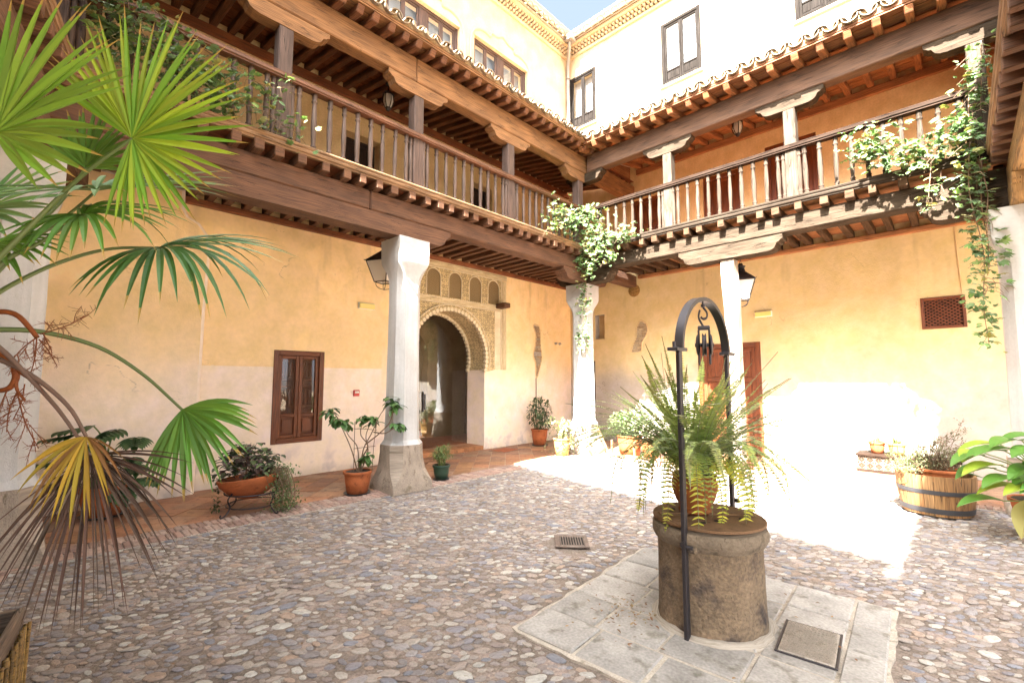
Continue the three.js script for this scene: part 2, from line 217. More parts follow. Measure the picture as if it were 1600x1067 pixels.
function glazedWindow(parent, x0, y0, x1, y1, z, o = {}) { // upper floor casement: two panes with small wooden panels below
  const { m = M.winFrame, low = 0.22, pair = 1, t = 0.075 } = o; const d = new THREE.Group(); d.name = 'window'; parent.add(d);
  obj('frame', frame4(x0, y0, x1, y1, t, z - 0.06, z + 0.012), m, d);
  const mid = pair === 2 ? 0.22 : 0, bays = pair === 2 ? [[x0 + t, (x0 + x1) / 2 - mid / 2], [(x0 + x1) / 2 + mid / 2, x1 - t]] : [[x0 + t, x1 - t]];
  if (mid) obj('mullion', [cb((x0 + x1) / 2 - mid / 2 + 0.002, y0 + t, z - 0.05, (x0 + x1) / 2 + mid / 2 - 0.002, y1 - t, z + 0.006)], m, d);
  for (const [a, b] of bays) {
    const c = (a + b) / 2; const g = [];
    for (const [p, q] of [[a, c - 0.002], [c + 0.002, b]]) {
      const f = 0.05; g.push(...frame4(p, y0 + t, q, y1 - t, f, z - 0.055, z - 0.01)); const yl = y0 + t + low;
      if (low) { g.push(cb(p + f, yl, z - 0.05, q - f, yl + 0.045, z - 0.014), cb(p + f, y0 + t + f, z - 0.045, q - f, yl, z - 0.035)); const pw = (q - p - 2 * f) / 2; for (let k = 0; k < 2; k++) g.push(cb(p + f + k * pw + 0.012, y0 + t + f + 0.012, z - 0.034, p + f + (k + 1) * pw - 0.012, yl - 0.012, z - 0.022)); }
      obj('pane', [cb(p + f, low ? yl + 0.045 : y0 + t + f, z - 0.036, q - f, y1 - t - f, z - 0.032, 0.0005)], M.glass, d);
    }
    obj('casement', g, m, d);
  }
  obj('blind', [cb(x0 + t, y0 + t, z - 0.2, x1 - t, y1 - t, z - 0.19)], M.blind, d);
  return d;
}
// ---------------------------------------------------------------- left wall (local x runs away from the camera, local z into the courtyard)
const XL = -8.03, ZB = -10.65;
const wl = thing('courtyard_wall', 'long ochre plaster wall on the left with carved arched doorway, wooden window and cream storey on top', 'wall', [XL, 0, 0], Math.PI / 2);
const AC = [6.29, 2.12], AR = 1.05; // horseshoe arch: centre and radius
function archPath(P, r = AR, y0 = 0, a0 = -15.2) { const a = a0 * Math.PI / 180, x = Math.cos(a) * r; P.moveTo(AC[0] - x, y0); P.lineTo(AC[0] + x, y0); P.lineTo(AC[0] + x, AC[1] + Math.sin(a) * r); P.absarc(AC[0], AC[1], r, a, Math.PI - a, false); P.closePath(); return P; }
{
  const lp = paintMat(14, 4.4, 11, [4.6, 7.62], 3, [1.05, 1.05, 1.05]);  // tone lifted in the paint to make up for dimmer light on this side
  const lower = wallSlab(-3, -0.05, 11.0, 4.36, [rectHole(2.66, 0.57, 3.49, 2.1), archPath(new THREE.Path())], 0.62);
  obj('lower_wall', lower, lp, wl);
  obj('gallery_wall', wallSlab(-3, 4.36, 11.0, 7.3, [rectHole(3.7, 4.44, 4.47, 6.3), rectHole(6.85, 4.44, 7.52, 6.28)]), M.plaster, wl);
  obj('upper_wall', wallSlab(-3, 7.3, 11.0, 11.25, [rectHole(4.52, 8.3, 6.47, 9.92), rectHole(6.91, 8.3, 8.84, 10.02)]), M.cream, wl);
  const pil = poly([[-3, 0], [1.6, 0], [1.61, 2.6], [1.64, 3.45], [1.6, 3.72], [1.5, 3.86], [1.36, 3.93], [1.3, 4.05], [1.29, 4.3], [-3, 4.3]]);
  const pg = extr(pil, 0.13, { bevelEnabled: true, bevelSize: 0.05, bevelThickness: 0.06, bevelSegments: 5 }); pg.translate(-0.02, 0, 0.0); obj('buttress', wobble(pg, 0.012, 2), lp, wl);
  for (const [x0, x1, y1] of [[3.7, 4.47, 6.3], [6.85, 7.52, 6.28]]) panelDoor(wl, 'gallery_door', x0, 4.445, x1, y1, -0.24, { leaves: 1, cols: 2, rows: [0.25, 0.25, 0.25, 0.25], m: M.doorDark, t: 0.05, handle: false });
  glazedWindow(wl, 4.52, 8.3, 6.47, 9.92, -0.1, { pair: 2, low: 0 }); glazedWindow(wl, 6.91, 8.3, 8.84, 10.02, -0.1, { pair: 2, low: 0 });
  for (const [a, b, y] of [[4.4, 6.6, 9.75], [6.8, 8.95, 9.85]]) { // stucco ogee moulding over the window pair
    const w = b - a, pts = [[0, -0.55], [0, 0], [0.05, 0.28], [0.14, 0.4], [0.23, 0.42], [0.3, 0.4], [0.305, 0.5], [0.4, 0.52], [0.5, 0.62], [0.6, 0.52], [0.695, 0.5], [0.7, 0.4], [0.77, 0.42], [0.86, 0.4], [0.95, 0.28], [1, 0], [1, -0.55]].map(([u, v]) => V(a + u * w, y + v, 0.005));
    obj('window_moulding', tube(pts, 0.035, 70, 6), M.cream, wl);
  }
  // wooden window near the pillar
  const d = new THREE.Group(); d.name = 'window'; wl.add(d); const x0 = 2.66, x1 = 3.49, y0 = 0.57, y1 = 2.1, z = 0.0;
  obj('frame', frame4(x0, y0, x1, y1, 0.085, -0.12, z + 0.018), M.shutter, d);
  for (const [a, b] of [[x0 + 0.087, 3.073], [3.077, x1 - 0.087]]) {
    const g = frame4(a, y0 + 0.087, b, y1 - 0.087, 0.055, -0.075, -0.012); const yl = y0 + 0.42;
    g.push(cb(a + 0.055, yl, -0.07, b - 0.055, yl + 0.06, -0.016), cb(a + 0.055, y0 + 0.142, -0.06, b - 0.055, yl, -0.045), cb(a + 0.08, y0 + 0.17, -0.044, b - 0.08, yl - 0.028, -0.024, 0.012));
    obj('casement', g, M.shutter, d);
    obj('pane', [cb(a + 0.055, yl + 0.06, -0.042, b - 0.055, y1 - 0.142, -0.038, 0.0005)], M.glass, d);
    const s = [cb(a, y0 + 0.4, -0.19, b, y1 - 0.09, -0.16)]; const W = b - a;
    for (let r = 0; r < 2; r++) { const yb = y0 + 0.56 + r * 0.46; s.push(cb(a + 0.06, yb, -0.16, b - 0.06, yb + 0.05, -0.135), cb(a + 0.06, yb + 0.34, -0.16, b - 0.06, yb + 0.39, -0.135)); for (let k = 0; k < 2; k++) s.push(cb(a + 0.07 + k * W * 0.42, yb + 0.08, -0.16, a + 0.07 + k * W * 0.42 + W * 0.2, yb + 0.31, -0.13, 0.012)); s.push(cb(a + W * 0.44, yb + 0.06, -0.16, a + W * 0.54, yb + 0.33, -0.14)); }
    obj('inner_shutter', s, M.shutter, d);
  }
  // brick scar left bare in the plaster, with the cable running down from it
  const sc = poly([[9.03, 3.06], [9.26, 3.03], [9.32, 2.5], [9.36, 2.22], [9.3, 2.0], [9.14, 1.66], [9.12, 1.64], [9.11, 2.05], [9.02, 2.28], [9.1, 2.5], [9.13, 2.8]]);
  const sg = extr(sc, 0.004); const scar = obj('bare_patch', sg, M.joint, wl); { const e = [[9.03, 3.06], [9.26, 3.03], [9.32, 2.5], [9.36, 2.22], [9.3, 2.0], [9.14, 1.66], [9.11, 2.05], [9.02, 2.28], [9.1, 2.5], [9.13, 2.8]]; obj('plaster_edge', wobble(tube(e.map(([x, y]) => [x, y, 0.004]), 0.018, 60, 5, true), 0.02, 9), M.plaster, scar); } const br = rng(8); const base = [[0.58, 0.4, 0.22], [0.62, 0.46, 0.28], [0.5, 0.32, 0.18], [0.56, 0.48, 0.34]];
  const inside = (x, y) => { const e = [[9.03, 3.06], [9.26, 3.03], [9.32, 2.5], [9.36, 2.22], [9.3, 2.0], [9.14, 1.66], [9.12, 1.64], [9.11, 2.05], [9.02, 2.28], [9.1, 2.5], [9.13, 2.8]]; let c = false; for (let i = 0, j = e.length - 1; i < e.length; j = i++) if ((e[i][1] > y) !== (e[j][1] > y) && x < (e[j][0] - e[i][0]) * (y - e[i][1]) / (e[j][1] - e[i][1]) + e[i][0]) c = !c; return c; };
  for (let y = 1.68, r = 0; y < 3.03; y += 0.052, r++) { if (y > 2.2 && y < 2.33) continue; let xs = null, xe = null; for (let x = 8.95; x < 9.45; x += 0.01) if (inside(x, y + 0.02)) { xs ??= x; xe = x; } if (xs === null || xe - xs < 0.03) continue; for (let x = xs - (r % 2 ? 0.06 : 0); x < xe; x += 0.13) { const a = Math.max(xs, x), b = Math.min(xe, x + 0.118); if (b - a > 0.02) obj('brick', [paint(cb(a, y, 0.0, b, y + 0.042, 0.014 + br() * 0.012, 0.005), base[Math.floor(br() * 4)], 0.2, br)], M.brickV, scar); } }
}
{ const c = thing('wall_cable', 'thin dark cable running down from the bare brick patch on left wall', 'cable', [XL, 0, 0], Math.PI / 2); obj('cable', tube([[9.12, 1.66, 0.012], [9.125, 1.4, 0.012], [9.12, 1.1, 0.012], [9.122, 0.35, 0.012]], 0.011, 12, 5), M.iron, c); }
// ---------------------------------------------------------------- carved stucco doorway
const carveH = (u, v) => { // interlaced foliage, repeats every metre
  const P = Math.PI * 2, a = Math.sin(P * 7 * u + 1.5 * Math.sin(P * 6 * v)), b = Math.sin(P * 7 * v + 1.5 * Math.sin(P * 6 * u)), c = Math.sin(P * (11 * u + 9 * v)) * Math.sin(P * (11 * u - 9 * v));
  return sstep(-0.12, 0.3, a * b + 0.45 * c) * 0.8 + 0.2 * sstep(0.0, 0.5, c);
};
const carveBump = dataTex(512, 512, (u, v) => 0.15 + 0.7 * carveH(u, v) + 0.1 * fbm(u * 40, v * 40, 40, 40, 2, 5), false);
const lattH = (u, v) => { const P = Math.PI * 2, a = Math.abs(Math.sin(P * 8 * (u + v))), b = Math.abs(Math.sin(P * 8 * (u - v))); return Math.max(sstep(0.45, 0.1, a), sstep(0.45, 0.1, b)); };
const lattBump = dataTex(512, 512, (u, v) => lattH(u, v), false);
const carveTex = dataTex(512, 512, (u, v) => { const h = carveH(u, v), a = fbm(u * 5, v * 5, 5, 5, 4, 71); const k = 0.72 + 0.22 * h + 0.14 * a; return [k, k * 0.98, k * 0.94]; });
const lattTex = dataTex(512, 512, (u, v) => { const k = 0.62 + 0.34 * lattH(u, v); return [k, k * 0.97, k * 0.92]; });
const scriptH = (u, v) => { const w = Math.abs((v % 1) - 0.5) * 2, q = fbm(u * 22, v * 4, 22, 4, 3, 91), q2 = fbm(u * 10, v * 9, 10, 9, 3, 95); return sstep(0.0, 0.14, Math.abs(q) < 0.16 ? 0.14 : q2 - 0.05) * sstep(1, 0.8, w); };
const scriptBump = dataTex(1024, 256, scriptH, false);
const mkCarved = (hex, t, b, r, bs) => mat(H(hex), { map: t, bump: b, mr: r, br: r, bs, roughness: 0.95 });
M.carved = mkCarved('#ecd6a8', carveTex, carveBump, [1.25, 1.25], 0.03); M.carvedBand = mkCarved('#ecd8ae', stuccoTex, scriptBump, [0.9, 4.3], 0.03); M.lattice = mkCarved('#e0c594', lattTex, lattBump, [1.6, 1.6], 0.03); M.plainStucco = mkCarved('#efdfbc', stuccoTex, stuccoBump, [0.5, 0.5], 0.004);
{
  const p = thing('carved_doorway', 'carved stucco doorway with scalloped horseshoe arch and four blind arches above it', 'doorway', [XL, 0, 0], Math.PI / 2);
  const L = 4.8, Rr = 8.03, T = 4.29, B = 1.86, zf = 0.02;
  // spandrels: panel round the arch
  const sp = poly([[L + 0.42, B], [Rr - 0.42, B], [Rr - 0.42, 3.26], [L + 0.42, 3.26]]), hole = new THREE.Path(); const a = -15.2 * Math.PI / 180, r1 = AR + 0.1;
  const sp2 = new THREE.Shape(); sp2.moveTo(L + 0.42, B); sp2.lineTo(AC[0] - Math.cos(a) * r1, B); sp2.absarc(AC[0], AC[1], r1, Math.PI - a, a, true); sp2.lineTo(Rr - 0.42, B); sp2.lineTo(Rr - 0.42, 3.272); sp2.lineTo(L + 0.42, 3.272); sp2.closePath();
  obj('spandrel', extr(sp2, zf, { curveSegments: 40 }), M.carved, p);
  const ring = new THREE.Shape(); ring.absarc(AC[0], AC[1], r1, a, Math.PI - a, false); ring.absarc(AC[0], AC[1], AR - 0.012, Math.PI - a, a, true); ring.closePath();
  obj('archivolt', extr(ring, zf + 0.018, { curveSegments: 48 }), M.carved, p); { const pts = []; for (let k = 0; k <= 40; k++) { const t = lerp(a, Math.PI - a, k / 40); pts.push([AC[0] + Math.cos(t) * r1, AC[1] + Math.sin(t) * r1, zf + 0.018]); } obj('arch_fillet', tube(pts, 0.014, 80, 5), M.plainStucco, p); }
  for (const x of [L + 0.2, Rr - 0.41]) obj('plain_strip', cb(x, B, 0, x + 0.2, 3.27, zf - 0.006, 0.003), M.plainStucco, p);
  for (const x of [L, Rr - 0.19]) obj('carved_band', uvBox(cb(x, B, 0, x + 0.17, T - 0.25, zf, 0.004), 1, 0.3, 0.02), M.carvedBand, p);
  obj('carved_band', uvBox(cb(L, T - 0.235, 0, Rr, T, zf, 0.004), 0, 0.1, 0.015), M.carvedBand, p);
  obj('carved_band', uvBox(cb(L + 0.2, 3.29, 0, Rr - 0.2, 3.39, zf, 0.004), 0, 0.5, 0.3), M.carvedBand, p);
  for (const y of [T - 0.243, 3.4, 3.281]) obj('fillet', cb(L + 0.19, y - 0.008, 0, Rr - 0.19, y + 0.008, zf + 0.014, 0.003), M.plainStucco, p);
  for (const x of [L + 0.185, Rr - 0.205]) obj('fillet', cb(x - 0.008, B, 0, x + 0.008, T - 0.25, zf + 0.012, 0.003), M.plainStucco, p);
  // row of blind arches
  const row = poly([[L + 0.2, 3.41], [Rr - 0.22, 3.41], [Rr - 0.22, T - 0.252], [L + 0.2, T - 0.252]]);
  const cs = [5.205, 5.8, 6.39, 6.985, 7.57], w = 0.185;
  for (const c of cs) { const h = new THREE.Path(); h.moveTo(c - w, 3.43); h.lineTo(c + w, 3.43); h.lineTo(c + w, 3.83); h.absarc(c, 3.83, w, 0, Math.PI, false); h.closePath(); row.holes.push(h); }
  obj('blind_arcade', extr(row, zf, { curveSegments: 16 }), M.carved, p);
  for (const c of cs) {
    const s = new THREE.Shape(); s.moveTo(c - w, 3.43); s.lineTo(c + w, 3.43); s.lineTo(c + w, 3.83); s.absarc(c, 3.83, w, 0, Math.PI, false); s.closePath();
    const b = obj('blind_arch', extr(s, 0.004), M.lattice, p);
    const pts = [[c - w, 3.43], [c - w, 3.63], [c - w, 3.83]]; for (let k = 1; k < 12; k++) { const t = Math.PI * (1 - k / 12); pts.push([c + Math.cos(t) * w, 3.83 + Math.sin(t) * w]); } pts.push([c + w, 3.83], [c + w, 3.63], [c + w, 3.43]);
    obj('arch_moulding', tube(pts.map(([x, y]) => [x, y, zf]), 0.014, 36, 5), M.plainStucco, b);
  }
  // scalloped edges of the arch, front and back, and the carved soffit between them
  const lobe = (r, z, n, rad, dp) => { const l = []; for (let k = 0; k <= n; k++) { const t = lerp(a, Math.PI - a, k / n); l.push(cyl(rad, rad, dp, 0, 0, 0, 9).rotateX(Math.PI / 2).translate(AC[0] + Math.cos(t) * r, AC[1] + Math.sin(t) * r, z)); } return l; };
  for (const g of lobe(AR - 0.002, 0.008, 38, 0.047, 0.08)) obj('scallop', g, M.plainStucco, p);
  for (const g of lobe(AR - 0.03, -0.57, 38, 0.047, 0.07)) obj('scallop', g, M.plainStucco, p);
  const sg = new THREE.BufferGeometry(), ps = [], us = [], ix = []; const N = 56; for (let k = 0; k <= N; k++) { const t = lerp(a, Math.PI - a, k / N), x = AC[0] + Math.cos(t) * (AR - 0.008), y = AC[1] + Math.sin(t) * (AR - 0.008); ps.push(x, y, -0.02, x, y, -0.56); us.push(t * AR, 0, t * AR, 0.54); if (k < N) ix.push(2 * k, 2 * k + 1, 2 * k + 2, 2 * k + 1, 2 * k + 3, 2 * k + 2); } sg.setAttribute('position', new THREE.Float32BufferAttribute(ps, 3)); sg.setAttribute('uv', new THREE.Float32BufferAttribute(us, 2)); sg.setIndex(ix); sg.computeVertexNormals(); obj('arch_soffit', clean(sg), M.carved, p);
  // step of terracotta slabs and the glass door set at the back of the arch
  for (let k = 0; k < 7; k++) obj('step_tile', paint(cb(5.285 + k * 0.288, 0.004, -0.3, 5.285 + k * 0.288 + 0.282, 0.1 + 0.004 * (k % 2), 0.0, 0.012), [0.56, 0.24, 0.1], 0.22), M.tileFloor, p);
  for (let k = 0; k < 7; k++) obj('step_tile', paint(cb(5.285 + k * 0.288, 0.004, -0.6, 5.285 + k * 0.288 + 0.284, 0.1, -0.304, 0.006), [0.5, 0.24, 0.12], 0.2), M.tileFloor, p);
  const gl = new THREE.Group(); gl.name = 'glass_door'; p.add(gl);
  const pane = archPath(new THREE.Shape(), AR - 0.02, 0.1); const pg = extr(pane, 0.008, { curveSegments: 32 }); pg.translate(0, 0, -0.61); obj('pane', pg, M.glass, gl);
  for (const x of [5.62, 6.0]) obj('handle', [cb(x - 0.012, 0.9, -0.6, x + 0.012, 1.35, -0.57), cb(x + 0.05, 0.95, -0.6, x + 0.065, 1.3, -0.58), cb(x - 0.012, 0.96, -0.58, x + 0.065, 0.98, -0.575), cb(x - 0.012, 1.27, -0.58, x + 0.065, 1.29, -0.575)], M.iron, gl);
  obj('door_seam', cb(5.81, 0.1, -0.606, 5.816, 3.05, -0.598, 0.001), M.iron, gl);
}
// vestibule behind the doorway
{
  const v = structGroup('vestibule'); v.position.set(XL, 0, 0); v.rotation.y = Math.PI / 2;
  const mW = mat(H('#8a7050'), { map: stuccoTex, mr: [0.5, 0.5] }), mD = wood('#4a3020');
  obj('floor', cb(4.2, -0.05, -4.2, 8.6, 0.096, -0.62), M.terracotta, v); obj('ceiling', cb(4.2, 3.5, -4.2, 8.6, 3.6, -0.62), M.beamDark, v);
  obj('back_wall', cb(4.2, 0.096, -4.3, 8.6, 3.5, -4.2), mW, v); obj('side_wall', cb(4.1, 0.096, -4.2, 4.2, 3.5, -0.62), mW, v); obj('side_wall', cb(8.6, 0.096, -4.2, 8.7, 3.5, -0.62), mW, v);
  obj('bench', [cb(4.3, 0.096, -4.19, 8.5, 0.55, -3.8), cb(4.3, 0.56, -4.19, 8.5, 1.25, -4.15)], mD, v);
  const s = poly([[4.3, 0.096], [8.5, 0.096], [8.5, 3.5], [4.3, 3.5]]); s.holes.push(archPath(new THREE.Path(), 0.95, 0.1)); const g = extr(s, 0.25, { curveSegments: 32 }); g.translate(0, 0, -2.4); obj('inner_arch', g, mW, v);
}
{ const b = thing('wooden_corbel', 'short dark wooden corbel sticking out of carved stucco beside the arch', 'corbel', [XL, 0, 0], Math.PI / 2); obj('corbel', [wobble(cb(7.64, 3.34, 0.0, 7.84, 3.46, 0.34, 0.02), 0.01, 6)], M.joist, b); }
// ---------------------------------------------------------------- back wall
const wb = thing('courtyard_wall', 'ochre plaster wall at the back with the panelled brown door, lattice vent and white sunlit storey above', 'wall', [0, 0, ZB]);
{
  const lp = paintMat(12, 4.4, 41, null, 8.5, [0.91, 0.93, 0.92], [0.73, 0.75, 0.77]);  // low band darkened in the paint to offset bounce from the sunlit floor
  const niche = rectHole(-7.18, 2.73, -6.88, 3.39);
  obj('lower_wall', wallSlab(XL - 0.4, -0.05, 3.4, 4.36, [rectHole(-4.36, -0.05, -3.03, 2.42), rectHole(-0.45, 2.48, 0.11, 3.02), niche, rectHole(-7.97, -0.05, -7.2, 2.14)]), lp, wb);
  obj('niche_back', wobble(cb(-7.3, 2.65, -0.34, -6.8, 3.5, -0.2), 0.01), M.reveal, wb);
  obj('gallery_wall', wallSlab(XL - 0.4, 4.36, 3.4, 7.3, [rectHole(-6.0, 4.44, -5.15, 6.3), rectHole(-4.12, 4.44, -3.3, 6.35), rectHole(-2.77, 4.44, -1.83, 6.6)]), M.plaster, wb);
  obj('upper_wall', wallSlab(XL - 0.4, 7.3, 3.4, 11.25, [rectHole(-7.97, 8.98, -7.04, 10.62), rectHole(-5.04, 9.04, -4.03, 10.7), rectHole(-2.07, 9.08, -1.06, 10.75), rectHole(0.85, 9.1, 1.86, 10.76)]), M.cream, wb);
  panelDoor(wb, 'door', -4.36, 0.0, -3.03, 2.42, 0.0, { rows: [0.3, 0.38, 0.32] });
  panelDoor(wb, 'dark_door', -7.97, 0.0, -7.2, 2.14, -0.05, { leaves: 1, m: M.doorDark, rows: [0.5, 0.5] });
  panelDoor(wb, 'gallery_door', -6.0, 4.445, -5.15, 6.3, -0.06, { leaves: 1, cols: 2, rows: [0.3, 0.35, 0.35], handle: false }); panelDoor(wb, 'gallery_door', -4.12, 4.445, -3.3, 6.35, -0.06, { leaves: 1, rows: [0.4, 0.6], handle: false });
  panelDoor(wb, 'gallery_door', -2.77, 4.445, -1.83, 6.6, -0.02, { leaves: 2, rows: Array(12).fill(1 / 12), handle: false, t: 0.09 });
  for (const [a, b, y0, y1] of [[-7.97, -7.04, 8.98, 10.62], [-5.04, -4.03, 9.04, 10.7], [-2.07, -1.06, 9.08, 10.75], [0.85, 1.86, 9.1, 10.76]]) { const w = glazedWindow(wb, a, y0, b, y1, 0.0, { m: M.winFrame2, low: 0.26, t: 0.08 }); obj('sill', cb(a - 0.04, y0 - 0.06, -0.02, b + 0.04, y0 - 0.003, 0.06), M.cream, w); }
  // brick fragment showing through the plaster, shaped like a fin, and a round carved stone
  const e = [[-6.08, 2.33], [-5.8, 2.34], [-5.77, 2.55], [-5.66, 2.72], [-5.6, 2.85], [-5.64, 3.02], [-5.8, 3.12], [-5.9, 2.95], [-5.93, 2.7], [-6.02, 2.5]]; const sc = obj('bare_patch', extr(poly(e), 0.006), M.joint, wb), br = rng(9); obj('plaster_edge', wobble(tube(e.map(([x, y]) => [x, y, 0.004]), 0.02, 60, 5, true), 0.02, 9), M.plaster, sc);
  const ins = (x, y) => { let c = false; for (let i = 0, j = e.length - 1; i < e.length; j = i++) if ((e[i][1] > y) !== (e[j][1] > y) && x < (e[j][0] - e[i][0]) * (y - e[i][1]) / (e[j][1] - e[i][1]) + e[i][0]) c = !c; return c; };
  for (let y = 2.35; y < 3.08; y += 0.058) { let xs = null, xe = null; for (let x = -6.1; x < -5.5; x += 0.01) if (ins(x, y + 0.02)) { xs ??= x; xe = x; } if (xs === null || xe - xs < 0.03) continue; for (let x = xs - br() * 0.08; x < xe; x += 0.19) { const a = Math.max(xs, x), b = Math.min(xe, x + 0.18); if (b - a > 0.02) obj('brick', [paint(cb(a, y, 0, b, y + 0.047, 0.016 + br() * 0.01, 0.006), [[0.6, 0.46, 0.28], [0.64, 0.52, 0.34], [0.52, 0.38, 0.22]][Math.floor(br() * 3)], 0.15, br)], M.brickV, sc); } }
  const rs = []; for (let k = 0; k < 9; k++) { const t = k / 9 * Math.PI * 2; rs.push(new THREE.SphereGeometry(0.042, 8, 6).scale(1.5, 0.8, 0.8).rotateZ(t).translate(-5.96 + Math.cos(t) * 0.08, 3.92 + Math.sin(t) * 0.085, 0.02)); } rs.push(cyl(0.155, 0.165, 0.04, 0, 0, 0, 20).rotateX(Math.PI / 2).translate(-5.96, 3.92, 0.012), new THREE.SphereGeometry(0.045, 10, 8).translate(-5.96, 3.92, 0.03));
  obj('carved_stone', rs, mat(H('#b08a4e'), { map: stoneTex, bump: stoneBump, mr: [2, 2], br: [4, 4], bs: 0.01 }), wb);
  // lattice vent
  const lv = new THREE.Group(); lv.name = 'lattice_vent'; wb.add(lv); obj('frame', frame4(-0.45, 2.48, 0.11, 3.02, 0.045, -0.05, 0.025), M.door, lv); obj('backing', cb(-0.42, 2.5, -0.2, 0.08, 3.0, -0.16), M.black, lv);
  const ls = []; const clip = (k, s) => { const x0 = -0.405, x1 = 0.065, y0 = 2.525, y1 = 2.975; const pts = []; for (const x of [x0, x1]) { const y = s * x + k; if (y >= y0 && y <= y1) pts.push([x, y]); } for (const y of [y0, y1]) { const x = (y - k) / s; if (x > x0 && x < x1) pts.push([x, y]); } return pts.length >= 2 ? pts.slice(0, 2) : null; };
  for (const s of [0.75, -0.75]) for (let k = 0; k < 30; k++) { const q = clip(1.9 + k * 0.055 + (s < 0 ? 0.0 : 0.15), s); if (!q) continue; const dx = q[1][0] - q[0][0], dy = q[1][1] - q[0][1], l = Math.hypot(dx, dy); if (l < 0.03) continue; const g = cb(-l / 2, -0.009, -0.006, l / 2, 0.009, 0.006, 0.002); g.rotateZ(Math.atan2(dy, dx)); g.translate((q[0][0] + q[1][0]) / 2, (q[0][1] + q[1][1]) / 2, s > 0 ? -0.012 : -0.002); ls.push(g); }
  for (const g of ls) obj('lattice_strip', g, M.door, lv);
}
{ const c = thing('wall_cable', 'thin painted cable running down the back wall to the lattice vent', 'cable', [0, 0, ZB]); obj('cable', tube([[0.05, 4.25, 0.01], [0.06, 3.7, 0.01], [0.08, 3.05, 0.01]], 0.009, 8, 5), M.plaster, c); }
{ const c = thing('stone_hook', 'pair of small stone lugs on left wall near the corner pillar', 'lug', [XL, 0, 0], Math.PI / 2); for (const s of [9.95, 10.12]) obj('lug', [wobble(new THREE.SphereGeometry(0.05, 8, 6).scale(0.9, 0.7, 1).translate(s, 2.62, 0.02), 0.02, 9)], M.joint, c); }
// ---------------------------------------------------------------- the two sides the camera stands against
// upper cornices, gutters and roofs of the two tall wings
function tallRoof(name, label, pos, turn, x0, x1, seed) {
  const t = thing(name, label, 'roof', pos, turn), r = rng(seed), y = 11.25;
  obj('cornice', [cb(x0, y - 0.02, -0.3, x1, y + 0.07, 0.06, 0.01), cb(x0, y + 0.21, -0.3, x1, y + 0.28, 0.26, 0.01)], M.cream, t);
  for (let row = 0; row < 2; row++) { const l = []; for (let x = x0; x < x1 - 0.1; x += 0.115) l.push(paint(cb(x + row * 0.05, y + 0.072 + row * 0.07, -0.1, x + row * 0.05 + 0.066, y + 0.136 + row * 0.07, 0.12 + row * 0.07, 0.006), [0.68, 0.57, 0.4], 0.12, r)); const d = obj('dentil_bricks', l, M.brickV, t); d.userData.kind = 'stuff'; }
  obj('roof_bed', [wobble(cb(x0, y + 0.285, -4.0, x1, y + 0.33, 0.3, 0.005), 0, 1)], M.joint, t).geometry.attributes; { const g = t.children.at(-1).geometry, p = g.attributes.position; for (let i = 0; i < p.count; i++) p.setY(i, p.getY(i) + (0.3 - p.getZ(i)) * 0.33); }
  const list = []; for (let x = x0 + 0.1, k = 0; x < x1; x += 0.23, k++) for (let j = 0; j < 5; j++) list.push([x + rr(-0.015, 0.015, r), j]);
  for (const [x, j] of list) { const g = tileGeo(0.105, 0.085, 0.5, true); g.rotateX(0.32); g.translate(x, y + 0.37 + j * 0.16, 0.34 - j * 0.47); paint(g, TILE[Math.floor(r() * TILE.length)], 0.2, r); if (j === 0) obj('roof_tile', g, M.roofTile, t); else (t.userData.tmp ??= []).push(g); }
  const rest = obj('roof_tiles', t.userData.tmp, M.roofTile, t); rest.userData.kind = 'stuff'; delete t.userData.tmp;
  return t;
}
const TILE = [[0.5, 0.4, 0.28], [0.45, 0.34, 0.23], [0.56, 0.47, 0.34], [0.4, 0.33, 0.25], [0.5, 0.37, 0.25], [0.36, 0.31, 0.25]];
function tileGeo(r0, r1, len, cover) { // half round clay tile along z, its wide end towards +z when a cover
  const N = 8, pos = [], ix = [], uv = [], t = 0.014; const ring = (r, z) => { for (let k = 0; k <= N; k++) { const a = Math.PI * k / N, s = cover ? 1 : -1; pos.push(Math.cos(a) * r, s * Math.sin(a) * r * 0.85, z); uv.push(a * r, z); } };
  ring(r0, 0); ring(r1, -len); ring(r0 - t, 0); ring(r1 - t, -len); const q = (a, b) => { for (let k = 0; k < N; k++) { const p = a + k, s = b + k; ix.push(p, p + 1, s, s, p + 1, s + 1); } }, n = N + 1; q(0, n); q(3 * n, 2 * n); q(2 * n, 0);
  const g = new THREE.BufferGeometry(); g.setAttribute('position', new THREE.Float32BufferAttribute(pos, 3)); g.setAttribute('uv', new THREE.Float32BufferAttribute(uv, 2)); g.setIndex(ix); const h = g.toNonIndexed(); h.computeVertexNormals(); return toCreasedNormals(h, 0.9);
}
tallRoof('tiled_roof', 'tiled roof with brick cornice over the shaded left wing', [XL, 0, 0], Math.PI / 2, -3, 10.75, 71);
tallRoof('tiled_roof', 'tiled roof with brick cornice over the sunlit back wing', [0, 0, ZB], 0, XL - 0.1, 3.2, 72);
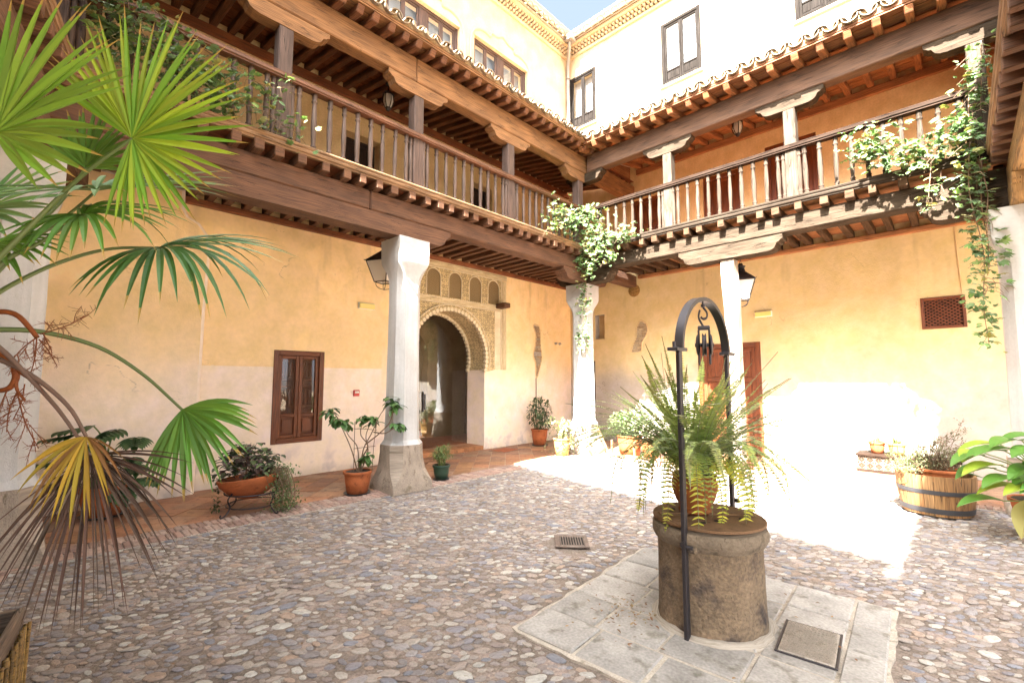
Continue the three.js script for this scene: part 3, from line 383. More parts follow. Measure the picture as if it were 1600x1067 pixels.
function gutter(label, pos, turn, x0, x1) {
  const t = thing('roof_gutter', label, 'gutter', pos, turn); const g = new THREE.CylinderGeometry(0.1, 0.1, x1 - x0, 14, 1, true, Math.PI * 0.5, Math.PI * 1.0); g.rotateZ(Math.PI / 2); const h = clean(g); { const p = h.attributes.position; let up = 0; for (let i = 0; i < p.count; i++) up += p.getY(i); if (up > 0) h.rotateX(Math.PI); } h.translate((x0 + x1) / 2, 11.62, 0.42);
  obj('trough', h, M.gutter, t); const rim = [tube([[x0, 11.62, 0.52], [(x0 + x1) / 2, 11.62, 0.52], [x1, 11.62, 0.52]], 0.012, 4, 5)]; obj('rim', rim, M.gutter, t);
  for (let x = x0 + 0.4; x < x1; x += 0.72) { const l = []; for (let k = 0; k <= 8; k++) { const a = Math.PI * (1 + k / 8); l.push(V(x, 11.62 + Math.sin(a) * 0.107, 0.42 + Math.cos(a) * 0.107)); } obj('strap', tube(l, 0.012, 12, 4), M.pipe, t); }
}
gutter('cream half round gutter under the roof edge of the left wing', [XL, 0, 0], Math.PI / 2, -3, 10.22);
gutter('cream half round gutter under the roof edge of the back wing', [0, 0, ZB], 0, XL + 0.43, 3.2);
{ const t = thing('downpipe', 'grey downpipe in the inner corner between the two tall wings', 'pipe'); const x = XL + 0.1, z = ZB + 0.12; obj('pipe', tube([[XL + 0.42, 11.55, ZB + 0.45], [XL + 0.4, 11.4, ZB + 0.42], [x + 0.06, 11.05, z + 0.06], [x, 10.8, z], [x, 9.4, z], [x, 7.6, z]], 0.055, 30, 10), M.pipe, t); obj('hopper', [cb(XL + 0.3, 11.42, ZB + 0.3, XL + 0.56, 11.62, ZB + 0.56, 0.02)], M.pipe, t); for (const y of [10.6, 9.3]) obj('clamp', cyl(0.065, 0.065, 0.05, x, y, z, 12), M.pipe, t); }
// ================================================================ timber galleries
// local x along the gallery, z = 0 at the wall and z = D at the front of its beams, y up
const railProfile = poly([[-0.06, 0], [-0.05, 0.018], [-0.066, 0.03], [-0.066, 0.052], [-0.05, 0.06], [-0.055, 0.085], [-0.03, 0.1], [0.03, 0.1], [0.055, 0.085], [0.05, 0.06], [0.066, 0.052], [0.066, 0.03], [0.05, 0.018], [0.06, 0]]);
const mouldProfile = poly([[-0.02, -0.03], [0.03, -0.03], [0.034, -0.005], [0.05, 0.0], [0.056, 0.022], [0.048, 0.045], [0.06, 0.055], [0.066, 0.075], [0.055, 0.09], [-0.02, 0.09]]);
function along(profile, x0, x1, y, z, n = 10) { const g = extr(profile, x1 - x0, { steps: n }); g.rotateY(Math.PI / 2); g.translate(x0, y, z); return g; } // profile x -> -z after the turn is mirrored; profiles are close to symmetric
function alongF(profile, x0, x1, y, z, n = 10) { const g = extr(profile, x1 - x0, { steps: n }), p = g.attributes.position; for (let i = 0; i < p.count; i++) { const a = p.getX(i), b = p.getY(i), c = p.getZ(i); p.setXYZ(i, x0 + c, y + b, z + a); } const q = g.attributes; for (let i = 0; i < p.count; i += 3) for (const k of ['position', 'uv']) { const at2 = q[k], s = at2.itemSize; for (let m = 0; m < s; m++) { const t = at2.array[(i + 1) * s + m]; at2.array[(i + 1) * s + m] = at2.array[(i + 2) * s + m]; at2.array[(i + 2) * s + m] = t; } } g.computeVertexNormals(); return uvBox(g, 0); }
const BAL = [[0.0, 0], [0.032, 0.0], [0.034, 0.05], [0.028, 0.06], [0.036, 0.068], [0.036, 0.085], [0.026, 0.095], [0.029, 0.16], [0.034, 0.3], [0.035, 0.4], [0.031, 0.52], [0.025, 0.64], [0.025, 0.662], [0.036, 0.675], [0.036, 0.692], [0.026, 0.704], [0.031, 0.72], [0.033, 0.76], [0.033, 0.79], [0, 0.79]];
const balGeos = [0, 1, 2, 3].map((k) => { const s = 1 + 0.05 * (k - 1.5); const g = lathe(BAL.map(([r, y]) => [r * s, y]), 9); { const p = g.attributes.position, uv = g.attributes.uv; for (let i = 0; i < p.count; i++) uv.setXY(i, p.getY(i) + k * 0.37, uv.getX(i) * 0.2 + k * 0.21); } return g; });
function corbelShape(len, h) { // under a beam: both ends cut in an ogee
  const s = new THREE.Shape(), e = [[0, h], [0, h * 0.72], [-0.03, h * 0.66], [-0.05, h * 0.55], [-0.085, h * 0.5], [-0.1, h * 0.36], [-0.12, h * 0.18], [-0.17, h * 0.05], [-0.23, 0]];
  s.moveTo(-len / 2, h); for (const [x, y] of e.slice(1)) s.lineTo(-len / 2 - x, y); for (const [x, y] of e.slice(1).reverse()) s.lineTo(len / 2 + x, y); s.lineTo(len / 2, h); s.closePath(); return s;
}
function corbel(x, y, z0, z1, len, h) { const g = extr(corbelShape(len, h), z1 - z0); g.translate(x, y, z0); return uvBox(g, 0); }
function gallery(o) {
  const { name, label, pos, turn, D, x0, x1, f0 = x0, f1 = x1, posts, corbels, lowCorbels = [], joistStep, rafterStep, over, railY = 5.36, seed, m, low = true, rails = true, tiles = true, jOver = 0.15, dUp = 0 } = o;
  const t = thing(name, label, 'gallery', pos, turn), r = rng(seed);
  const G = (n, g, mt) => obj(n, g, mt, t);
  // joists under the walk
  for (let x = x0 + 0.1; x < x1; x += joistStep) { const inF = x > f0 && x < f1, j = rr(-0.012, 0.012, r), w = 0.052 + rr(-0.006, 0.006, r); const g = cb(-w, 4.285, -0.05, w, 4.412, inF ? D + jOver + rr(-0.015, 0.01, r) : D - 0.28, 0.008, 2); g.rotateZ(rr(-0.01, 0.01, r)); g.translate(x + j, 0, 0); G('joist', g, m.joist); }
  { const n = 9, w = (D + 0.11 - 0.01) / n; for (let k = 0; k < n; k++) G('floor_board', cb(k >= n - 1 ? f0 : x0, 4.416, 0.01 + k * w, k >= n - 1 ? f1 : x1, 4.442, 0.01 + (k + 1) * w - 0.006, 0.003, 0), m.boards); }
  G('edge_moulding', alongF(mouldProfile, f0, f1, 4.43, D + jOver - 0.04, 14), m.mould);
  G('wall_plate', wobble(cb(x0, 4.19, 0.0, x1, 4.283, 0.1, 0.01, 0), 0.012, 2), m.soffit);
  // main beam in lengths
  for (const [a, b] of o.beams ?? [[x0, x1]]) G('beam', wobble(cb(a + 0.003, 4.0, D - 0.27, b - 0.003, 4.284, D, 0.02, 0), 0.02, 1.1, seed), m.beam);
  for (const [x, len, h = 0.25] of lowCorbels) G('corbel', wobble(corbel(x, 4.0 - h - 0.003, D - 0.28, D + 0.006, len, h), 0.006, 2, seed + 3), m.beam);
  // balustrade
  if (rails) {
    const ps = posts.filter((p) => p >= f0 - 0.1 && p <= f1 + 0.1);
    for (let i = 0; i < ps.length; i++) G('post', wobble(cb(ps[i] - 0.088, 4.443, D - 0.2, ps[i] + 0.088, 6.06, D - 0.02, 0.012, 1), 0.01, 2.2, i), m.post);
    const ends = [...ps]; if (f0 < ends[0] - 0.2) ends.unshift(f0); if (f1 > ends.at(-1) + 0.2) ends.push(f1);
    for (let i = 0; i + 1 < ends.length; i++) {
      const a = ends[i], b = ends[i + 1], n = Math.max(1, Math.round((b - a) / o.balStep));
      G('handrail', wobble(alongF(railProfile, a - (i ? 0.0 : 0.08), b - 0.003, railY, D - 0.045, 8), 0.006, 1.5, i), m.rail);
      G('bottom_rail', cb(a + 0.09, 4.5, D - 0.1, b - 0.09, 4.56, D - 0.01, 0.008, 0), m.rail);
      for (let k = 0; k <= n; k++) { let x = lerp(a, b, k / n); if (k === 0) x = a + 0.115; if (k === n) x = b - 0.115; const b2 = obj('baluster', balGeos[Math.floor(r() * 4)], m.baluster, t); b2.position.set(x + rr(-0.006, 0.006, r), 4.562, D - 0.055); b2.rotation.set(rr(-0.012, 0.012, r), r() * 6, rr(-0.012, 0.012, r)); b2.scale.set(1, (railY - 4.56) / 0.79, 1); }
    }
  }
  // head beam, its corbels, rafters and eave
  const F = D + dUp;
  for (const [a, b] of o.heads ?? [[x0, x1]]) G('head_beam', wobble(cb(a + 0.003, 6.27, F - 0.22, b - 0.003, 6.655, F, 0.014, 0), 0.012, 1.0, seed + 7), m.head);
  for (const [x, len] of corbels) G('corbel', corbel(x, 6.062, F - 0.2, F - 0.02, len, 0.205), m.corbel ?? m.head);
  const sl = 0.19, tip = F + over, yU = (z) => 6.657 + (F - z) * sl;
  for (let x = x0 + 0.12; x < x1; x += rafterStep) {
    const inF = x > f0 - over && x < f1 + 0.2, z1 = inF ? tip + rr(-0.012, 0.012, r) : F - 0.1, g = cb(-0.05, 0, -z1, 0.05, 0.11, 0, 0.012, 2); g.translate(0, 0, z1); const p = g.attributes.position; for (let i = 0; i < p.count; i++) { let z = p.getZ(i), y = p.getY(i); if (over > 0.2 && z > z1 - 0.02 && y < 0.05) z -= 0.05; p.setXYZ(i, p.getX(i), y + yU(z), z); } g.computeVertexNormals(); g.translate(x + rr(-0.012, 0.012, r), 0, 0); G('rafter', g, m.rafter);
  }
  { const n = 15, zz0 = 0.005, w = (tip + 0.02 - zz0) / n; for (let k = 0; k < n; k++) { const out = zz0 + (k + 0.5) * w > F - 0.05, g = cb(out ? f0 - over : x0, 0.113, zz0 + k * w, out ? f1 + 0.2 : x1, 0.135, zz0 + (k + 1) * w - 0.012, 0.003, 0), p = g.attributes.position; for (let i = 0; i < p.count; i++) p.setY(i, p.getY(i) + yU(p.getZ(i)) - (k % 2) * 0.004); G('ceiling_board', g, out ? m.eave : m.soffit); } }
  G('ceiling_plate', cb(x0, yU(0) - 0.16, 0, x1, yU(0) - 0.01, 0.07, 0.01, 0), m.soffit);
  { const z = tip - 0.01; G('eave_board', wobble(cb(f0 - over, yU(z) + 0.138, z - 0.05, f1 + 0.2, yU(z) + 0.19, z + 0.025, 0.006, 0), 0.006, 1.4), m.eave); }
  for (const x of o.lightStops ?? []) { const q = extr(poly([[0, 6.5], [F, 6.5], [F, yU(F) + 0.17], [0, yU(0) + 0.17]]), 0.03), p = q.attributes.position; for (let i = 0; i < p.count; i++) { const a = p.getX(i), b = p.getY(i), c = p.getZ(i); p.setXYZ(i, x - c, b, a); } q.computeVertexNormals(); G('light_stop_board', uvBox(q, 2), m.soffit); }  // added boards that keep sun from leaking in where two roofs meet
  if (tiles) {
    const list = [], yb = (z) => yU(z) + 0.235, step = 0.228, rows = Math.ceil((tip + 0.05) / 0.42);
    const bed = cb(f0 - over, 0.14, 0.0, f1 + 0.2, 0.19, tip - 0.06, 0.004), bp = bed.attributes.position; for (let i = 0; i < bp.count; i++) bp.setY(i, bp.getY(i) + yU(bp.getZ(i))); G('roof_bed', bed, M.joint);
    for (const [a, b] of [[x0, f0 - over - 0.003], [f1 + 0.203, x1]]) if (b - a > 0.1) { const q = cb(a, 0.14, 0.0, b, 0.19, F - 0.1, 0.004), p = q.attributes.position; for (let i = 0; i < p.count; i++) p.setY(i, p.getY(i) + yU(p.getZ(i))); G('roof_bed', q, M.terracotta); }
    for (let x = f0 - over + 0.1, k = 0; x < f1 + 0.15; x += step, k++) for (let j = 0; j < rows; j++) for (const cover of [0, 1]) {
      if (!o.wide && j > 3 && false) continue; const z = tip + (cover ? 0.05 : 0.085) - j * 0.42 + rr(-0.015, 0.015, r), g = tileGeo(0.1 + rr(-0.006, 0.006, r), 0.08, 0.5, cover); g.rotateZ(rr(-0.05, 0.05, r)); g.rotateX(Math.atan(sl) + (cover ? 0.015 : 0.0)); g.translate(x + (cover ? 0 : step / 2) + rr(-0.01, 0.01, r), yb(z) + (cover ? 0.0 : 0.04), z); paint(g, TILE[Math.floor(r() * TILE.length)], 0.25, r); if (j === 0) { G('roof_tile', g, M.roofTile); if (cover) { const e = extr((() => { const h = new THREE.Shape(); h.moveTo(-0.085, -0.05); h.lineTo(0.085, -0.05); h.absarc(0, 0, 0.085, 0, Math.PI, false); h.closePath(); return h; })(), 0.04, { curveSegments: 6 }); e.scale(1, 0.85, 1); wobble(e, 0.01, 9, k); e.translate(x, yb(z), z - 0.075); G('mortar_plug', e, M.tileMortar); } } else list.push(g);
    }
    const rest = G('roof_tiles', list, M.roofTile); rest.userData.kind = 'stuff';
  }
  return t;
}
const mL = { joist: M.joist, boards: M.boards, mould: M.mould, soffit: M.soffitL, beam: M.beam, post: M.post, rail: M.rail, baluster: M.baluster, head: M.headL, rafter: M.rafterL, eave: M.headL };
const mB = { joist: M.joistTipB, boards: M.soffitB, mould: M.mouldB, soffit: M.soffitB, beam: M.beamGrey, post: M.postGrey, rail: M.railB, baluster: M.balGrey, head: M.beamDark, rafter: M.rafterB, eave: M.rafter, corbel: M.beamGrey };
const mR = { joist: M.joist, boards: M.boards, mould: M.mould, soffit: M.soffit, beam: M.rough, post: M.post, rail: M.rail, baluster: M.baluster, head: M.beam, rafter: M.rafter, eave: M.beam };
gallery({ name: 'timber_gallery', label: 'dark timber gallery with turned balusters along the left side of the courtyard', pos: [XL, 0, 0], turn: Math.PI / 2, D: 2.18, x0: -2.4, x1: 10.6, f0: -0.4, f1: 8.3, seed: 101, m: mL,
  posts: [-0.1, 1.93, 3.93, 6.0, 8.22], corbels: [[1.93, 1.1], [3.93, 1.1], [6.0, 1.05], [8.2, 1.1]], joistStep: 0.262, rafterStep: 0.24, over: 0.3, balStep: 0.192, beams: [[-2.4, 3.12], [3.12, 10.6]], heads: [[-2.4, 3.86], [3.86, 10.6]], lowCorbels: [[1.85, 5.4, 0.26], [8.4, 1.7, 0.24]] });
gallery({ name: 'timber_gallery', label: 'sun bleached timber gallery with turned balusters across the back of the courtyard', pos: [0, 0, ZB], turn: 0, D: 2.3, x0: -5.8, x1: 2.7, f0: -5.68, f1: 0.4, seed: 102, m: mB,
  posts: [-5.94, -3.92, -1.8, 0.37], corbels: [[-5.9, 1.0], [-3.92, 1.0], [-1.8, 1.0], [0.37, 1.0]], joistStep: 0.31, rafterStep: 0.34, over: 0.42, balStep: 0.192, lowCorbels: [[-5.95, 1.5], [-2.85, 1.75], [0.5, 1.6]], lightStops: [-6.0, 0.75] });
gallery({ name: 'timber_gallery', label: 'rough timber gallery close by on the right edge of the picture', pos: [2.75, 0, 0], turn: -Math.PI / 2, D: 2.2, x0: -10.6, x1: 3, f0: -8.3, f1: 3, seed: 103, m: mR,
  posts: [-8.25, -6.2, -4.1, -2.0, 0, 2.1], corbels: [[-8.2, 1], [-6.2, 1], [-4.1, 1]], joistStep: 0.3, rafterStep: 0.3, over: 0.02, dUp: -0.14, balStep: 0.2, lowCorbels: [[-8.4, 1.4]] });
{ const T = 169.5 * Math.PI / 180, n = [Math.sin(T), Math.cos(T)], P0 = [-5.97, 0.05], D = 2.2;
  const pos = [P0[0] - n[0] * D, 0, P0[1] - n[1] * D];
  gallery({ name: 'timber_gallery', label: 'timber gallery over the near left corner, behind the palm leaves', pos, turn: T, D, x0: -9.2, x1: 1.9, f0: -6.4, f1: 0.0, seed: 104, m: { ...mL, beam: M.beamDark, head: M.beamDark, eave: M.beamDark }, posts: [-6.3, -4.2, -2.1, -0.05], corbels: [[-0.1, 1]], joistStep: 0.3, rafterStep: 0.3, over: 0.2, balStep: 0.2, lowCorbels: [[-0.1, 1.2]] });
  const w4 = thing('courtyard_wall', 'plain plaster wall behind the near gallery', 'wall', pos, T); obj('lower_wall', wallSlab(-10, -0.05, 3, 7.4), M.cream, w4);
}
// ================================================================ stone pillars
function pillar(x, z, label, turn = 0, seed = 1) {
  const t = thing('stone_pillar', label, 'pillar', [x, 0, z], turn, null); delete t.userData.group;
  const prof = [[0, 0.335, 0.012], [0.06, 0.335, 0.012], [0.14, 0.33, 0.03], [0.2, 0.318, 0.075], [0.3, 0.3, 0.12], [0.42, 0.288, 0.135], [0.56, 0.282, 0.14], [0.64, 0.281, 0.14], [0.665, 0.277, 0.139], [0.70, 0.25, 0.12], [0.73, 0.232, 0.112], [0.78, 0.226, 0.11], [1.5, 0.217, 0.106], [2.3, 0.208, 0.1], [2.9, 0.204, 0.098], [3.05, 0.205, 0.096], [3.14, 0.209, 0.09], [3.21, 0.22, 0.078], [3.27, 0.235, 0.058], [3.32, 0.248, 0.034], [3.36, 0.256, 0.014], [3.4, 0.262, 0.004], [3.55, 0.265, 0.004], [3.742, 0.266, 0.004]];
  const build = (rows, cap) => { const pos = [], uv = []; const S = (a, b, n) => { const o = []; for (let k = 0; k < n; k++) o.push([lerp(a[0], b[0], k / n), lerp(a[1], b[1], k / n)]); return o; };
    const ring = ([y, w, c]) => { const q = [[w, -(w - c)], [w, w - c], [w - c, w], [-(w - c), w], [-w, w - c], [-w, -(w - c)], [-(w - c), -w], [w - c, -w]]; const o = []; for (let k = 0; k < 8; k++) o.push(...S(q[k], q[(k + 1) % 8], k % 2 ? 2 : 4)); return o.map(([a, b]) => [a, y, b]); };
    const R = rows.map(ring), n = R[0].length; let d = 0; const cum = [0]; for (let k = 0; k < n; k++) { const a = R[0][k], b = R[0][(k + 1) % n]; d += Math.hypot(a[0] - b[0], a[2] - b[2]); cum.push(d); }
    for (let i = 0; i + 1 < R.length; i++) for (let k = 0; k < n; k++) { const a = R[i][k], b = R[i][(k + 1) % n], c = R[i + 1][(k + 1) % n], e = R[i + 1][k]; pos.push(...a, ...e, ...b, ...b, ...e, ...c); uv.push(cum[k], a[1], cum[k], e[1], cum[k + 1], b[1], cum[k + 1], b[1], cum[k], e[1], cum[k + 1], c[1]); }
    if (cap) { const T = R.at(-1), y = T[0][1]; for (let k = 0; k < n; k++) { pos.push(0, y, 0, ...T[(k + 1) % n], ...T[k]); uv.push(0, 0, 0.1, 0, 0, 0.1); } }
    const g = new THREE.BufferGeometry(); g.setAttribute('position', new THREE.Float32BufferAttribute(pos, 3)); g.setAttribute('uv', new THREE.Float32BufferAttribute(uv, 2)); return g; };
  const dense = []; for (let i = 0; i + 1 < prof.length; i++) { const a = prof[i], b = prof[i + 1], n = Math.max(1, Math.round((b[0] - a[0]) / 0.14)); for (let k = 0; k < n; k++) dense.push([0, 1, 2].map((j) => lerp(a[j], b[j], k / n))); } dense.push(prof.at(-1));
  const split = dense.findIndex((d) => d[0] >= 0.664);
  const base = build(dense.slice(0, split + 1)), shaft = build(dense.slice(split), true);
  const fin = (g, amp) => { let h = mergeVertices(g, 1e-4); h.computeVertexNormals(); h = h.toNonIndexed(); wobble(h, amp, 2.5, seed); h = mergeVertices(h, 1e-4); return clean(toCreasedNormals(h, 0.42)); };
  obj('base', fin(base, 0.016), M.pillarBase, t); obj('shaft', fin(shaft, 0.01), M.pillar, t);
  return t;
}
pillar(-6.08, -3.86, 'pale stone pillar with chamfered shaft in front of the carved doorway', 0, 1);
pillar(-6.1, -8.55, 'pale stone pillar with ivy hanging on it in the far corner', 0, 2);
pillar(-6.17, 0.2, 'pale weathered stone pillar at the left edge behind the palm', 0.0, 3);
pillar(0.62, -8.5, 'pale stone pillar at the right edge behind the broad leaved plant', 0, 4);
{ const t = thing('wooden_post', 'weathered whitish wooden post holding up the sunlit gallery by the brown door', 'post', [-2.86, 0, -8.5]); const g = new THREE.BoxGeometry(0.21, 3.7, 0.21, 3, 30, 3); g.translate(0, 1.89, 0); const b = clean(wobble(g, 0.03, 0.9, 6)); const p = b.attributes.position; for (let i = 0; i < p.count; i++) { const y = p.getY(i); p.setX(i, p.getX(i) * (1 + 0.06 * Math.sin(y * 2.3)) + 0.03 * Math.sin(y * 0.9)); } obj('shaft', toCreasedNormals(uvBox(b, 1), 0.5), M.postPale, t); obj('footing', wobble(cb(-0.2, 0, -0.2, 0.2, 0.06, 0.2, 0.03), 0.01), M.pillarBase, t); }
// ================================================================ ground
{
  const g = new THREE.PlaneGeometry(120, 120, 1, 1); g.rotateX(-Math.PI / 2); g.translate(0, -0.12, 0); const h = clean(g); const p = h.attributes.position; for (let i = 0; i < p.count; i++) h.attributes.uv.setXY(i, p.getX(i), p.getZ(i)); struct('ground', h, M.earth);
}
// the cobbled court: a mortar bed with river pebbles set in it
const court = structGroup('cobbled_court');
const NT = 169.5 * Math.PI / 180, NN = [Math.sin(NT), Math.cos(NT)]; // outward direction of the near side
const nearD = (x, z) => (x + 5.97) * NN[0] + (z - 0.05) * NN[1]; // metres in front of the near gallery's beam line
const WELL = [-1.31, -3.27];
const SLAB = { x0: -2.23, x1: -0.38, z0: -4.22, z1: -2.3, turn: 0.06 };
const inSlab = (x, z, e = 0) => { const cx = (SLAB.x0 + SLAB.x1) / 2, cz = (SLAB.z0 + SLAB.z1) / 2, c = Math.cos(SLAB.turn), s = Math.sin(SLAB.turn), dx = x - cx, dz = z - cz, u = dx * c - dz * s, v = dx * s + dz * c; return Math.abs(u) < (SLAB.x1 - SLAB.x0) / 2 + e && Math.abs(v) < (SLAB.z1 - SLAB.z0) / 2 + e; };
const bump2 = (x, z) => 0.018 * n3(x * 0.5, z * 0.5, 7) + 0.006 * n3(x * 2.1, z * 2.1, 9);
{
  const g = new THREE.PlaneGeometry(7.2, 10.4, 120, 170); g.rotateX(-Math.PI / 2); g.translate(-2.7, 0, -3.7); const p = g.attributes.position; for (let i = 0; i < p.count; i++) p.setY(i, bump2(p.getX(i), p.getZ(i)) - 0.012 + 0.006 * n3(p.getX(i) * 9, p.getZ(i) * 9, 3)); const h = clean(g), q = h.attributes.position; for (let i = 0; i < q.count; i++) h.attributes.uv.setXY(i, q.getX(i), q.getZ(i)); h.computeVertexNormals(); obj('mortar_bed', toCreasedNormals(h, 1), M.mortar, court);
  const r = rng(404), pal = [[0.36, 0.29, 0.25], [0.43, 0.34, 0.28], [0.3, 0.26, 0.26], [0.22, 0.22, 0.27], [0.47, 0.39, 0.32], [0.29, 0.21, 0.18], [0.55, 0.48, 0.41], [0.36, 0.29, 0.27], [0.23, 0.19, 0.19], [0.44, 0.29, 0.2], [0.6, 0.56, 0.5], [0.38, 0.33, 0.32], [0.4, 0.3, 0.24], [0.26, 0.23, 0.26]].map((c) => { const g = (c[0] + c[1] + c[2]) / 3; return c.map((v, i) => (0.085 + 0.74 * g + (v - g) * 0.72) * 1.2 * [0.97, 1.0, 1.03][i]); });
  const geos = []; for (let k = 0; k < 5; k++) { const s = new THREE.SphereGeometry(1, 12, 7, 0, Math.PI * 2, 0, Math.PI * 0.56), p = s.attributes.position; for (let i = 0; i < p.count; i++) { const x = p.getX(i), y = p.getY(i), z = p.getZ(i), e = 1 + 0.34 * n3(x * 1.5 + k * 7, z * 1.5 + 3, 5), f = Math.pow(Math.max(0, y), 0.62); p.setXYZ(i, x * e, y < 0 ? y : f, z * e * (1 + 0.12 * x * (k % 2 ? 1 : -1))); } let g = mergeVertices(s, 1e-4); g.computeVertexNormals(); g = clean(g.toNonIndexed()); const pp = g.attributes.position; for (let i = 0; i < pp.count; i++) g.attributes.uv.setXY(i, pp.getX(i) * 0.06 + k * 0.2, pp.getZ(i) * 0.06); geos.push(g); }
  // dart throwing on a grid of cells
  const cell = 0.16, grid = new Map(), list = [], key = (i, j) => i * 4096 + j;
  for (let tries = 0; tries < 140000 && list.length < 12500; tries++) {
    const x = rr(-5.83, 0.5, r), z = rr(-8.35, 1.1, r); if (nearD(x, z) < -0.02 || inSlab(x, z, 0.06)) continue; if (Math.abs(x + 2.85) < 0.26 && Math.abs(z + 3.75) < 0.22) continue;
    const big = 0.75 + 0.35 * n3(x * 0.7, z * 0.7, 13), a = (0.022 + 0.029 * Math.pow(r(), 1.8)) * big, ang = rr(-0.7, 0.7, r) + 0.75 + 0.8 * n3(x * 0.6, z * 0.6, 4), el = rr(1.2, 2.1, r); const rad = a * Math.sqrt(el) * 1.0;
    const ci = Math.floor(x / cell) + 100, cj = Math.floor(z / cell) + 100; let ok = true; for (let i = -1; i <= 1 && ok; i++) for (let j = -1; j <= 1 && ok; j++) for (const q of grid.get(key(ci + i, cj + j)) ?? []) if (Math.hypot(q[0] - x, q[1] - z) < (q[2] + rad) * 0.86) { ok = false; break; } if (!ok) continue;
    if (n3(x * 1.1, z * 1.1, 19) > 0.32 && r() < 0.55) continue;
    const e = [x, z, rad, a, ang, el]; list.push(e); (grid.get(key(ci, cj)) ?? grid.set(key(ci, cj), []).get(key(ci, cj))).push(e);
  }
  const inView = (x, z) => { const d = V(x, 0, z).sub(EYE), w = d.dot(LOOK); if (w < 0.3) return 0; const u = 800 + 720 * d.dot(RIGHT) / w, v = 533.5 - 720 * d.dot(UP) / w; return u > -40 && u < 1640 && v < 1100 ? 1 / w : 0; };
  list.forEach((e) => { e.s = inView(e[0], e[1]) * e[2]; }); list.sort((a, b) => b.s - a.s);
  const m4 = new THREE.Matrix4(), Q = new THREE.Quaternion(), mt = mat(C(1, 1, 1), { map: stoneTex, mr: [6, 6], bump: stoneBump, br: [10, 10], bs: 0.003, roughness: 0.62 }), mtV = mat(C(1, 1, 1), { map: stoneTex, mr: [6, 6], bump: stoneBump, br: [10, 10], bs: 0.003, roughness: 0.62 });
  const shades = pal.map((c) => mat(C(...c), { map: stoneTex, mr: [6, 6], bump: stoneBump, br: [10, 10], bs: 0.003, roughness: 0.6 }));
  const rest = geos.map(() => []);
  list.forEach((e, i) => { const k = Math.floor(r() * 5), c = Math.floor(Math.pow(r(), 1.05) * pal.length), h = e[3] * rr(0.26, 0.46, r), y = bump2(e[0], e[1]) - 0.008 + rr(-0.007, 0.002, r); Q.setFromEuler(new THREE.Euler(rr(-0.1, 0.1, r), e[4], rr(-0.1, 0.1, r))); m4.compose(V(e[0], y - h * 0.25, e[1]), Q, V(e[3] * e[5] * 1.02, h, e[3] * 1.02)); if (i < 300) { const o = obj('cobble', geos[k], shades[c], court); o.applyMatrix4(m4); } else rest[k].push([m4.clone(), pal[c], rr(0.85, 1.15, r) * (1 + 0.38 * n3(e[0] * 0.55, e[1] * 0.55, 27) + 0.2 * n3(e[0] * 1.8, e[1] * 1.8, 29))]); });
  rest.forEach((l, k) => { const im = new THREE.InstancedMesh(geos[k], mtV, l.length); im.name = 'cobbles'; im.userData.kind = 'stuff'; im.castShadow = im.receiveShadow = true; l.forEach(([m, c, s], i) => { im.setMatrixAt(i, m); im.setColorAt(i, C(c[0] * s, c[1] * s, c[2] * s)); }); court.add(im); });
}
// brick border of the left walk, the near walk and the back walk
const border = structGroup('brick_border');
{
  const r = rng(51), pal = [[0.5, 0.34, 0.28], [0.46, 0.31, 0.26], [0.54, 0.4, 0.34], [0.43, 0.29, 0.25], [0.5, 0.38, 0.33]]; const far = [];
  const put = (x, z, turn, len, w, j) => { const g = cb(-w / 2 + 0.003, -0.06, -len / 2 + 0.003, w / 2 - 0.003, 0.012 + rr(-0.004, 0.005, r), len / 2 - 0.003, 0.008, 2); g.rotateY(turn + rr(-0.015, 0.015, r)); g.rotateZ(rr(-0.01, 0.01, r)); g.translate(x, 0.004, z); paint(g, pal[Math.floor(r() * pal.length)], 0.14, r); if (border.children.length < 290) obj('brick', g, M.brickV, border); else far.push(g); };
  for (let row = 0; row < 2; row++) for (let z = 0.05; z > -8.9; z -= 0.068) put(-5.92 - row * 0.205, z + row * 0.03, Math.PI / 2, 0.2, 0.068);
  const ex = [-NN[1], NN[0]]; for (let row = 0; row < 2; row++) for (let t = 0.02; t < 3.4; t += 0.068) { const d = -0.09 - row * 0.205; put(-5.97 + ex[0] * t + NN[0] * d, 0.05 + ex[1] * t + NN[1] * d, Math.atan2(NN[0], NN[1]), 0.2, 0.068); }
  for (let x = -5.7; x < 0.4; x += 0.068) for (let row = 0; row < 1; row++) put(x, -8.46 - row * 0.205, 0, 0.2, 0.068);
  if (far.length) obj('bricks', far, M.brickV, border).userData.kind = 'stuff';
}
{ // mortar under bricks and tiles of the walks
  const l = [cb(-9, -0.11, -11, -5.82, 0.0, 3, 0.002), cb(-5.82, -0.11, -11, 3, 0.0, -8.36, 0.002)]; const g = merge(l), p = g.attributes.position; for (let i = 0; i < p.count; i++) g.attributes.uv.setXY(i, p.getX(i), p.getZ(i)); struct('walk_bed', g, M.joint);
  const h = cb(-9, -0.11, 0, 2, 0.002, 2.15, 0.002); const pos = [-5.97 - NN[0] * 2.2, 0.05 - NN[1] * 2.2]; h.rotateY(NT); h.translate(pos[0], 0, pos[1]); const p2 = h.attributes.position; for (let i = 0; i < p2.count; i++) h.attributes.uv.setXY(i, p2.getX(i), p2.getZ(i)); struct('walk_bed', h, M.joint);
}
const walk = structGroup('tiled_walk');
